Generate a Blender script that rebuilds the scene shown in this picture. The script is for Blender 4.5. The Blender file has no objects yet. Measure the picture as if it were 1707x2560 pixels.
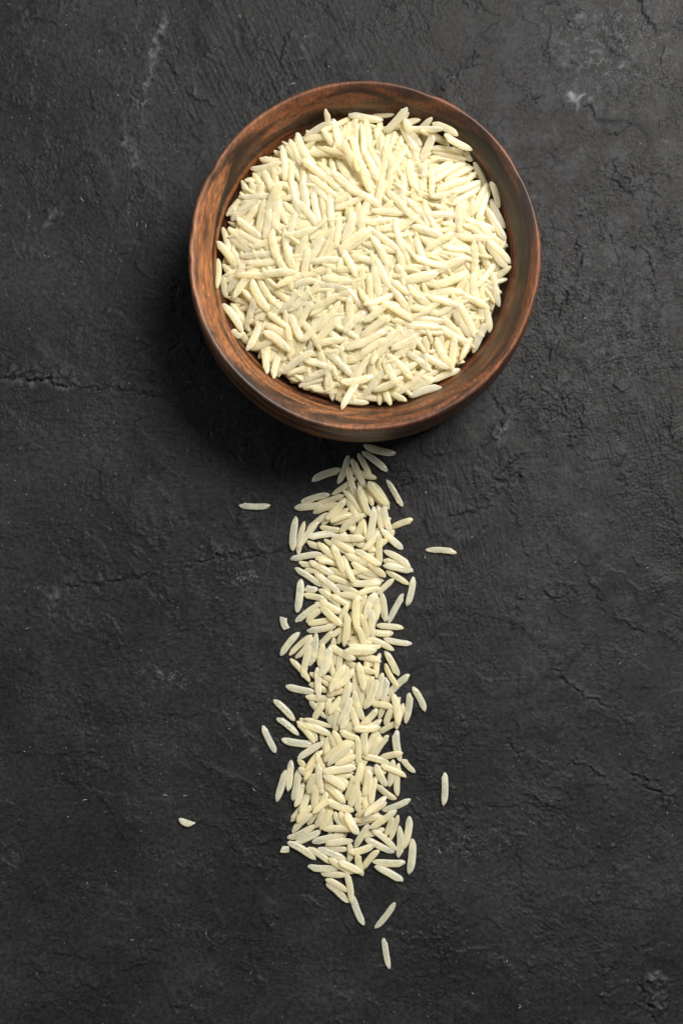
import bpy, math, random
import numpy as np
from mathutils import Vector, Matrix

random.seed(7)
rng = np.random.default_rng(11)
sc = bpy.context.scene
COL = sc.collection

# ------------------------------------------------------------------ camera
CAM_H = 0.36                       # metres above the table
PX = 1e-4                          # one photo pixel on the table, in metres
CX, CY = 853.5, 1280.0
cam_d = bpy.data.cameras.new('camera')
cam = bpy.data.objects.new('camera', cam_d)
COL.objects.link(cam)
cam.location = (0, 0, CAM_H)
cam_d.sensor_fit = 'VERTICAL'
cam_d.sensor_height = 36
cam_d.lens = 36 * CAM_H / (2560 * PX)
cam_d.clip_start = 0.01
cam_d.clip_end = 20
sc.camera = cam

# ------------------------------------------------------------------ light
w = bpy.data.worlds.new('World')
sc.world = w
w.use_nodes = True
bg = w.node_tree.nodes['Background']
bg.inputs['Color'].default_value = (0.95, 0.97, 1.0, 1)
bg.inputs['Strength'].default_value = 0.12


def area(name, loc, target, size, power, color):
    d = bpy.data.lights.new(name, 'AREA')
    d.shape = 'RECTANGLE'
    d.size, d.size_y = size
    d.energy = power
    d.color = color
    o = bpy.data.objects.new(name, d)
    COL.objects.link(o)
    o.location = loc
    o.rotation_euler = (Vector(target) - Vector(loc)).to_track_quat('-Z', 'Y').to_euler()
    return o


area('key_light', (0.29, 0.33, 0.56), (0.0, 0.05, 0), (0.30, 0.28), 10.2, (1.0, 0.965, 0.92))
area('fill_light', (-0.10, 0.75, 0.42), (0.0, 0.04, 0), (0.40, 0.25), 0.5, (0.92, 0.96, 1.0))
area('left_reflector', (-0.62, -0.02, 0.30), (0.0, 0.05, 0.02), (0.34, 0.24), 0.9, (0.86, 0.92, 1.0))

sc.view_settings.view_transform = 'Standard'
sc.view_settings.look = 'None'
sc.view_settings.gamma = 1
sc.view_settings.exposure = 0
sc.cycles.max_bounces = 16
sc.cycles.transparent_max_bounces = 24
sc.cycles.diffuse_bounces = 10
sc.cycles.transmission_bounces = 12
sc.cycles.caustics_refractive = False
sc.cycles.caustics_reflective = False


# ------------------------------------------------------------------ helpers
def unproj(px, py, z=0.0):
    k = PX * (CAM_H - z) / CAM_H
    return (px - CX) * k, (CY - py) * k


def tag(o, label=None, cat=None, group=None, kind=None):
    if label: o['label'] = label
    if cat: o['category'] = cat
    if group: o['group'] = group
    if kind: o['kind'] = kind
    return o


def mesh_np(name, verts, faces4=None, faces3=None, smooth=True):
    """verts (n,3); quads (m,4) and/or tris (k,3)"""
    me = bpy.data.meshes.new(name)
    loops, starts, tot = [], [], 0
    idx = []
    if faces4 is not None and len(faces4):
        idx.append(faces4.reshape(-1)); starts.append(np.arange(len(faces4)) * 4); tot = len(faces4) * 4
    if faces3 is not None and len(faces3):
        idx.append(faces3.reshape(-1)); starts.append(tot + np.arange(len(faces3)) * 3)
    idx = np.concatenate(idx).astype(np.int32)
    starts = np.concatenate(starts).astype(np.int32)
    me.vertices.add(len(verts)); me.vertices.foreach_set('co', np.asarray(verts, np.float32).reshape(-1))
    me.loops.add(len(idx)); me.loops.foreach_set('vertex_index', idx)
    me.polygons.add(len(starts)); me.polygons.foreach_set('loop_start', starts)
    me.update(calc_edges=True)
    me.validate()
    if smooth:
        me.polygons.foreach_set('use_smooth', np.ones(len(me.polygons), bool))
    return me


def new_mat(name):
    m = bpy.data.materials.new(name)
    m.use_nodes = True
    nt = m.node_tree
    return m, nt, nt.nodes, nt.links, nt.nodes['Principled BSDF']


def node(nodes, typ, **kw):
    n = nodes.new(typ)
    for k, v in kw.items():
        if k in n.inputs.keys():
            n.inputs[k].default_value = v
        else:
            setattr(n, k, v)
    return n


def ramp(nodes, stops, interp='LINEAR'):
    n = nodes.new('ShaderNodeValToRGB')
    cr = n.color_ramp
    cr.interpolation = interp
    while len(cr.elements) < len(stops):
        cr.elements.new(0.5)
    for e, (p, c) in zip(cr.elements, stops):
        e.position = p
        e.color = (c[0], c[1], c[2], 1) if len(c) == 3 else c
    return n


# ------------------------------------------------------------------ materials
def plaster_material():
    m, nt, N, L, b = new_mat('black_plaster')
    tc = node(N, 'ShaderNodeTexCoord')
    at = node(N, 'ShaderNodeAttribute', attribute_name='scuff')
    n1 = node(N, 'ShaderNodeTexNoise', Scale=28.0, Detail=6.0, Roughness=0.62)
    L.new(tc.outputs['Object'], n1.inputs['Vector'])
    r1 = ramp(N, [(0.36, (0.0085, 0.0086, 0.0089)), (0.50, (0.0120, 0.0121, 0.0125)), (0.64, (0.0175, 0.0176, 0.0183))])
    L.new(n1.outputs['Fac'], r1.inputs['Fac'])
    n2 = node(N, 'ShaderNodeTexNoise', Scale=900.0, Detail=4.0, Roughness=0.7)
    L.new(tc.outputs['Object'], n2.inputs['Vector'])
    r2 = ramp(N, [(0.36, (0.55, 0.55, 0.55)), (0.64, (1.5, 1.5, 1.5))])
    L.new(n2.outputs['Fac'], r2.inputs['Fac'])
    mul = node(N, 'ShaderNodeMix', data_type='RGBA', blend_type='MULTIPLY')
    mul.inputs[0].default_value = 1.0
    L.new(r1.outputs[0], mul.inputs[6]); L.new(r2.outputs[0], mul.inputs[7])
    mx = node(N, 'ShaderNodeMix', data_type='RGBA')
    L.new(at.outputs['Fac'], mx.inputs[0]); L.new(mul.outputs[2], mx.inputs[6])
    mx.inputs[7].default_value = (0.17, 0.175, 0.185, 1)
    L.new(mx.outputs[2], b.inputs['Base Color'])
    rr = ramp(N, [(0.3, (0.52,) * 3), (0.7, (0.68,) * 3)])
    L.new(n1.outputs['Fac'], rr.inputs['Fac'])
    L.new(rr.outputs[0], b.inputs['Roughness'])
    b.inputs['Specular IOR Level'].default_value = 0.165
    n3 = node(N, 'ShaderNodeTexNoise', Scale=1500.0, Detail=3.0, Roughness=0.6)
    L.new(tc.outputs['Object'], n3.inputs['Vector'])
    bp = node(N, 'ShaderNodeBump', Strength=0.55, Distance=0.00014)
    L.new(n3.outputs['Fac'], bp.inputs['Height'])
    L.new(bp.outputs[0], b.inputs['Normal'])
    return m


def wood_material():
    m, nt, N, L, b = new_mat('dark_acacia_wood')
    tc = node(N, 'ShaderNodeTexCoord')
    # growth layers lie nearly level, so they come out as bands along the wall
    mp = node(N, 'ShaderNodeMapping')
    mp.inputs['Scale'].default_value = (34, 13, 150)
    mp.inputs['Rotation'].default_value = (0.10, -0.16, 0.0)
    L.new(tc.outputs['Object'], mp.inputs['Vector'])
    n1 = node(N, 'ShaderNodeTexNoise', Scale=1.5, Detail=4.0, Roughness=0.5, Distortion=1.1)
    L.new(mp.outputs[0], n1.inputs['Vector'])
    r1 = ramp(N, [(0.37, (0.018, 0.0088, 0.0056)), (0.44, (0.058, 0.024, 0.012)), (0.50, (0.115, 0.048, 0.021)),
                  (0.58, (0.245, 0.095, 0.036)), (0.70, (0.165, 0.070, 0.032))])
    L.new(n1.outputs['Fac'], r1.inputs['Fac'])
    # broad dark heartwood patches, plus shade painted in toward the right and far sides
    n4 = node(N, 'ShaderNodeTexNoise', Scale=22.0, Detail=3.0, Roughness=0.5, Distortion=0.4)
    L.new(tc.outputs['Object'], n4.inputs['Vector'])
    gx = node(N, 'ShaderNodeSeparateXYZ')
    L.new(tc.outputs['Object'], gx.inputs[0])
    hx = node(N, 'ShaderNodeMapRange')  # painted shade: wood colour darkens toward the shaded right wall
    hx.inputs['From Min'].default_value = -0.040; hx.inputs['From Max'].default_value = 0.030
    hx.inputs['To Min'].default_value = -0.10; hx.inputs['To Max'].default_value = 0.17
    L.new(gx.outputs['X'], hx.inputs['Value'])
    hy = node(N, 'ShaderNodeMapRange')
    hy.inputs['From Min'].default_value = -0.04; hy.inputs['From Max'].default_value = 0.04
    hy.inputs['To Min'].default_value = -0.03; hy.inputs['To Max'].default_value = 0.05
    L.new(gx.outputs['Y'], hy.inputs['Value'])
    ad = node(N, 'ShaderNodeMath', operation='ADD'); L.new(n4.outputs['Fac'], ad.inputs[0]); L.new(hx.outputs[0], ad.inputs[1])
    ad2 = node(N, 'ShaderNodeMath', operation='ADD'); L.new(ad.outputs[0], ad2.inputs[0]); L.new(hy.outputs[0], ad2.inputs[1])
    r4 = ramp(N, [(0.42, (1, 1, 1)), (0.64, (0.62, 0.50, 0.42))])
    L.new(ad2.outputs[0], r4.inputs['Fac'])
    m1 = node(N, 'ShaderNodeMix', data_type='RGBA', blend_type='MULTIPLY'); m1.inputs[0].default_value = 1
    L.new(r1.outputs[0], m1.inputs[6]); L.new(r4.outputs[0], m1.inputs[7])
    # pores: short fine streaks
    mp2 = node(N, 'ShaderNodeMapping')
    mp2.inputs['Scale'].default_value = (1500, 260, 1500)
    L.new(tc.outputs['Object'], mp2.inputs['Vector'])
    n2 = node(N, 'ShaderNodeTexNoise', Scale=1.0, Detail=3.0, Roughness=0.65)
    L.new(mp2.outputs[0], n2.inputs['Vector'])
    r2 = ramp(N, [(0.32, (0.45, 0.45, 0.45)), (0.50, (1, 1, 1)), (0.62, (1.3, 1.25, 1.15)), (0.72, (2.4, 2.0, 1.4))])
    L.new(n2.outputs['Fac'], r2.inputs['Fac'])
    m2 = node(N, 'ShaderNodeMix', data_type='RGBA', blend_type='MULTIPLY'); m2.inputs[0].default_value = 1
    L.new(m1.outputs[2], m2.inputs[6]); L.new(r2.outputs[0], m2.inputs[7])
    # rim is worn paler and greyer
    rz = node(N, 'ShaderNodeMapRange')
    rz.inputs['From Min'].default_value = 0.0295; rz.inputs['From Max'].default_value = 0.0315
    rz.inputs['To Min'].default_value = 0.0; rz.inputs['To Max'].default_value = 0.15
    L.new(gx.outputs['Z'], rz.inputs['Value'])
    m3 = node(N, 'ShaderNodeMix', data_type='RGBA')
    L.new(rz.outputs[0], m3.inputs[0]); L.new(m2.outputs[2], m3.inputs[6])
    m3.inputs[7].default_value = (0.15, 0.105, 0.085, 1)
    L.new(m3.outputs[2], b.inputs['Base Color'])
    b.inputs['Roughness'].default_value = 0.46
    b.inputs['Specular IOR Level'].default_value = 0.42
    bp = node(N, 'ShaderNodeBump', Strength=0.35, Distance=0.00012)
    L.new(n2.outputs['Fac'], bp.inputs['Height'])
    L.new(bp.outputs[0], b.inputs['Normal'])
    return m


def rice_material(name, mass=False):
    m, nt, N, L, b = new_mat(name)
    tc = node(N, 'ShaderNodeTexCoord')
    oi = node(N, 'ShaderNodeObjectInfo')
    at = node(N, 'ShaderNodeAttribute', attribute_name='tone')      # 0 on single grains, set in the mass
    ad = node(N, 'ShaderNodeMath', operation='ADD')
    L.new(oi.outputs['Random'], ad.inputs[0]); L.new(at.outputs['Fac'], ad.inputs[1])
    fr = node(N, 'ShaderNodeMath', operation='FRACT'); L.new(ad.outputs[0], fr.inputs[0])
    r = ramp(N, [(0.0, (0.957, 0.864, 0.585)), (0.35, (0.965, 0.880, 0.625)), (0.7, (0.971, 0.897, 0.67)), (1.0, (0.952, 0.849, 0.555))])
    L.new(fr.outputs[0], r.inputs['Fac'])
    mp = node(N, 'ShaderNodeMapping'); mp.inputs['Scale'].default_value = (500, 500, 500) if mass else (1.3, 11, 11)
    L.new(tc.outputs['Object'], mp.inputs['Vector'])
    vo = node(N, 'ShaderNodeVectorMath', operation='ADD')
    L.new(mp.outputs[0], vo.inputs[0]); L.new(fr.outputs[0], vo.inputs[1])
    n = node(N, 'ShaderNodeTexNoise', Scale=1.2, Detail=3.0, Roughness=0.6)
    L.new(vo.outputs[0], n.inputs['Vector'])
    r2 = ramp(N, [(0.36, (0.975, 0.975, 0.965)), (0.64, (1.01, 1.01, 1.012))])
    L.new(n.outputs['Fac'], r2.inputs['Fac'])
    mu = node(N, 'ShaderNodeMix', data_type='RGBA', blend_type='MULTIPLY'); mu.inputs[0].default_value = 1
    L.new(r.outputs[0], mu.inputs[6]); L.new(r2.outputs[0], mu.inputs[7])
    L.new(mu.outputs[2], b.inputs['Base Color'])
    b.inputs['Roughness'].default_value = 0.15
    b.inputs['Specular IOR Level'].default_value = 0.5
    b.inputs['IOR'].default_value = 1.42
    bp = node(N, 'ShaderNodeBump', Strength=0.10, Distance=0.0001)
    L.new(n.outputs['Fac'], bp.inputs['Height']); L.new(bp.outputs[0], b.inputs['Normal'])
    if mass:
        tr = node(N, 'ShaderNodeBsdfTranslucent'); L.new(mu.outputs[2], tr.inputs['Color'])
        ms = node(N, 'ShaderNodeMixShader'); ms.inputs[0].default_value = 0.40
        hs = node(N, 'ShaderNodeMix', data_type='RGBA', blend_type='MULTIPLY'); hs.inputs[0].default_value = 1
        L.new(mu.outputs[2], hs.inputs[6]); hs.inputs[7].default_value = (0.895, 0.925, 0.935, 1)
        L.new(hs.outputs[2], b.inputs['Base Color']); L.new(hs.outputs[2], tr.inputs['Color'])
        L.new(b.outputs[0], ms.inputs[1]); L.new(tr.outputs[0], ms.inputs[2])
        L.new(ms.outputs[0], N['Material Output'].inputs['Surface'])
    out_from = ms if mass else b
    if not mass:
        b.subsurface_method = 'RANDOM_WALK'
        b.inputs['Subsurface Weight'].default_value = 1.0
        b.inputs['Subsurface Radius'].default_value = (1.0, 0.95, 0.82)
        b.inputs['Subsurface Scale'].default_value = 0.0019
        lw = node(N, 'ShaderNodeLayerWeight', Blend=0.35)
        mr = node(N, 'ShaderNodeMapRange')
        mr.inputs['From Min'].default_value = 0.05; mr.inputs['From Max'].default_value = 0.75
        mr.inputs['To Min'].default_value = 0.03; mr.inputs['To Max'].default_value = 0.0
        L.new(lw.outputs['Facing'], mr.inputs['Value']); L.new(mr.outputs[0], b.inputs['Transmission Weight'])
    # the horny endosperm lets part of the light straight through, most where the grain is seen face on
    lw2 = node(N, 'ShaderNodeLayerWeight', Blend=0.30)
    mr2 = node(N, 'ShaderNodeMapRange')
    mr2.inputs['From Min'].default_value = 0.0; mr2.inputs['From Max'].default_value = 0.55
    mr2.inputs['To Min'].default_value = 0.32 if mass else 0.57; mr2.inputs['To Max'].default_value = 0.05
    L.new(lw2.outputs['Facing'], mr2.inputs['Value'])
    tp = node(N, 'ShaderNodeBsdfTransparent'); tp.inputs['Color'].default_value = (1.0, 0.94, 0.77, 1)
    mt = node(N, 'ShaderNodeMixShader')
    L.new(mr2.outputs[0], mt.inputs[0]); L.new(out_from.outputs[0], mt.inputs[1]); L.new(tp.outputs[0], mt.inputs[2])
    L.new(mt.outputs[0], N['Material Output'].inputs['Surface'])
    return m


def flat_material(name, col, rough=0.6):
    m, nt, N, L, b = new_mat(name)
    tc = node(N, 'ShaderNodeTexCoord')
    n = node(N, 'ShaderNodeTexNoise', Scale=3000.0, Detail=2.0)
    L.new(tc.outputs['Object'], n.inputs['Vector'])
    r = ramp(N, [(0.3, tuple(c * 0.7 for c in col)), (0.7, col)])
    L.new(n.outputs['Fac'], r.inputs['Fac']); L.new(r.outputs[0], b.inputs['Base Color'])
    b.inputs['Roughness'].default_value = rough
    return m


M_PLASTER = plaster_material()
M_WOOD = wood_material()
M_RICE = rice_material('rice')
M_RICE_MASS = rice_material('rice_in_the_mass', True)

# ------------------------------------------------------------------ table surface
NX, NY = 780, 1120
PITCH = 0.00025


def axis(n):
    i = np.arange(n) - (n - 1) / 2
    a = i * PITCH
    k = 14                                         # the outer rows stretch far out
    for s in range(k):
        f = (s + 1) / k
        a[n - k + s] = a[n - k - 1] + (0.9 * f ** 3 + PITCH * (s + 1))
        a[k - 1 - s] = -a[n - k + s]
    return a


ax, ay = axis(NX), axis(NY)
XX, YY = np.meshgrid(ax, ay)                        # rows = y


def fnoise(seed, lam, aniso=1.0, ang=0.0, band=0.6):
    """band-limited noise, wavelength lam (metres); aniso>1 stretches it along direction ang"""
    r = np.random.default_rng(seed)
    f = np.fft.rfft2(r.standard_normal((NY, NX)))
    ky = np.fft.fftfreq(NY, PITCH)[:, None]; kx = np.fft.rfftfreq(NX, PITCH)[None, :]
    c, s = math.cos(ang), math.sin(ang)
    ku = (kx * c + ky * s) * aniso; kv = (-kx * s + ky * c)
    k = np.sqrt(ku * ku + kv * kv) * lam
    g = np.exp(-((np.log(np.maximum(k, 1e-6)) / band) ** 2))
    g[0, 0] = 0
    o = np.fft.irfft2(f * g, s=(NY, NX))
    return o / o.std()


def blob(px, py, rx, ry, soft=2.0):
    x, y = unproj(px, py)
    d = ((XX - x) / (rx * PX)) ** 2 + ((YY - y) / (ry * PX)) ** 2
    return np.exp(-d ** (soft / 2))


def sstep(a, lo, hi):
    t = np.clip((a - lo) / (hi - lo), 0, 1)
    return t * t * (3 - 2 * t)


H = np.zeros((NY, NX))
SC = np.zeros((NY, NX))
big = fnoise(1, 0.035)
H += 0.00007 * big
rough = sstep(fnoise(2, 0.030) * 0.6 + fnoise(3, 0.011) * 0.45, -0.9, 1.0)
rough = np.clip(rough + 0.5 * blob(1500, 780, 260, 330) + 0.45 * blob(250, 1500, 420, 500) + 0.3 * blob(1300, 2200, 500, 400)
                - 0.75 * blob(1330, 250, 260, 260) - 0.8 * blob(1060, 1250, 130, 160) - 0.6 * blob(1430, 1780, 150, 170)
                - 0.6 * blob(110, 2050, 120, 50) - 0.5 * blob(380, 1130, 180, 60) - 0.5 * blob(760, 1230, 110, 130), 0.10, 1.3)
peb = fnoise(4, 0.00085, band=0.5) * 0.62 + fnoise(5, 0.0014) * 0.5
pebA = fnoise(6, 0.00095, 2.4, math.radians(-58))       # slanted pebbles, lower right and upper left
pebB = fnoise(7, 0.0011, 2.2, math.radians(20))
wA = np.clip(blob(1350, 2200, 550, 420) + blob(250, 350, 450, 420), 0, 1)
wB = np.clip(blob(500, 1450, 420, 360), 0, 1)
p = peb * (1 - 0.7 * np.maximum(wA, wB)) + pebA * 0.75 * wA + pebB * 0.6 * wB
p = p + 0.25 * (p * p - 1)
H += 0.000064 * p * (0.16 + 0.92 * rough)
H += 0.000030 * fnoise(8, 0.0042) * rough
# trowelled layers: shallow terraces with wandering edges
for sd_, lam_, an_, ag_, amp_ in ((31, 0.030, 1.8, -70, 0.00026), (33, 0.022, 1.6, 15, 0.00019), (35, 0.014, 1.3, -40, 0.00010)):
    tt = fnoise(sd_, lam_, an_, math.radians(ag_)) + 0.10 * fnoise(sd_ + 50, 0.0045) + 0.05 * fnoise(sd_ + 60, 0.0016)
    msk = sstep(fnoise(sd_ + 70, 0.016), -0.2, 1.2)
    H += amp_ * sstep(tt, -0.07, 0.07) * (0.15 + 0.85 * msk) + amp_ * 0.5 * np.exp(-((tt - 0.09) / 0.07) ** 2) * msk
# brushed streak zones
st1 = fnoise(9, 0.0009, 10, math.radians(-78))
H += 0.000045 * st1 * np.clip(blob(1620, 1080, 230, 260) + 0.8 * blob(1120, 1330, 170, 260) + 0.5 * blob(1200, 1500, 120, 180), 0, 1)
st2 = fnoise(10, 0.0009, 16, math.radians(-4))
H += 0.000022 * st2 * np.clip(blob(330, 1050, 330, 110) + blob(230, 1850, 200, 130) + 0.8 * blob(110, 2070, 120, 60)
                              + 0.6 * blob(1430, 1620, 160, 60) + 0.6 * blob(1150, 1870, 120, 70), 0, 1)
st3 = fnoise(15, 0.0016, 14, math.radians(-65))
H += 0.000026 * st3 * np.clip(blob(640, 150, 420, 260), 0, 1)

# cracks, ridges and lips: real relief along polylines (photo pixels)
wx = fnoise(12, 0.0045) * 0.00038 + fnoise(13, 0.0016) * 0.00016
wy = fnoise(14, 0.0045) * 0.00038 + fnoise(16, 0.0016) * 0.00016
XW, YW = XX + wx, YY + wy
alongmod = np.clip(0.85 + 0.45 * fnoise(17, 0.0035), 0.25, 1.45)


def line(pts, depth=0.0, width=4, lip=0.0, scuff=0.0, side=1):
    """depth: groove; lip: raised step fading away on one side; scuff: paler paint; widths in photo pixels"""
    P = np.array([unproj(*q) for q in pts])
    wd = width * PX * 1.2
    m = wd * 7
    j0, j1 = np.searchsorted(ax, [P[:, 0].min() - m, P[:, 0].max() + m])
    i0, i1 = np.searchsorted(ay, [P[:, 1].min() - m, P[:, 1].max() + m])
    if i1 <= i0 or j1 <= j0: return
    X, Y = XW[i0:i1, j0:j1], YW[i0:i1, j0:j1]
    best = np.full(X.shape, 1e9); sd = np.zeros(X.shape)
    n = len(P) - 1
    endf = np.ones(X.shape)
    for k in range(n):
        a, b2 = P[k], P[k + 1]
        d = b2 - a; ll = d @ d + 1e-12
        t = ((X - a[0]) * d[0] + (Y - a[1]) * d[1]) / ll
        tc = np.clip(t, 0, 1)
        dx, dy = X - a[0] - tc * d[0], Y - a[1] - tc * d[1]
        dist = np.hypot(dx, dy)
        cr = (d[0] * (Y - a[1]) - d[1] * (X - a[0])) / math.sqrt(ll)
        u = dist < best
        best = np.where(u, dist, best); sd = np.where(u, np.sign(cr) * dist, sd)
        g = (k + tc) / n
        endf = np.where(u, np.clip(np.minimum(g, 1 - g) * 6, 0.25, 1), endf)
    am = alongmod[i0:i1, j0:j1] * endf
    s = sd * side
    hh = -depth * np.exp(-(best / (wd * 0.42))) * am
    hh += lip * am * np.exp(-((s - wd * 0.9) / (wd * 0.8)) ** 2)
    hh += lip * 0.35 * am * np.where(s > 0, np.exp(-(s / (wd * 3.5)) ** 2), 0)
    H[i0:i1, j0:j1] += hh
    SC[i0:i1, j0:j1] = np.maximum(SC[i0:i1, j0:j1], scuff * am * np.exp(-(best / wd) ** 2))


def zl(x0, y0, s, pts):
    return [(x0 + a / s, y0 + b / s) for a, b in pts]


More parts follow.
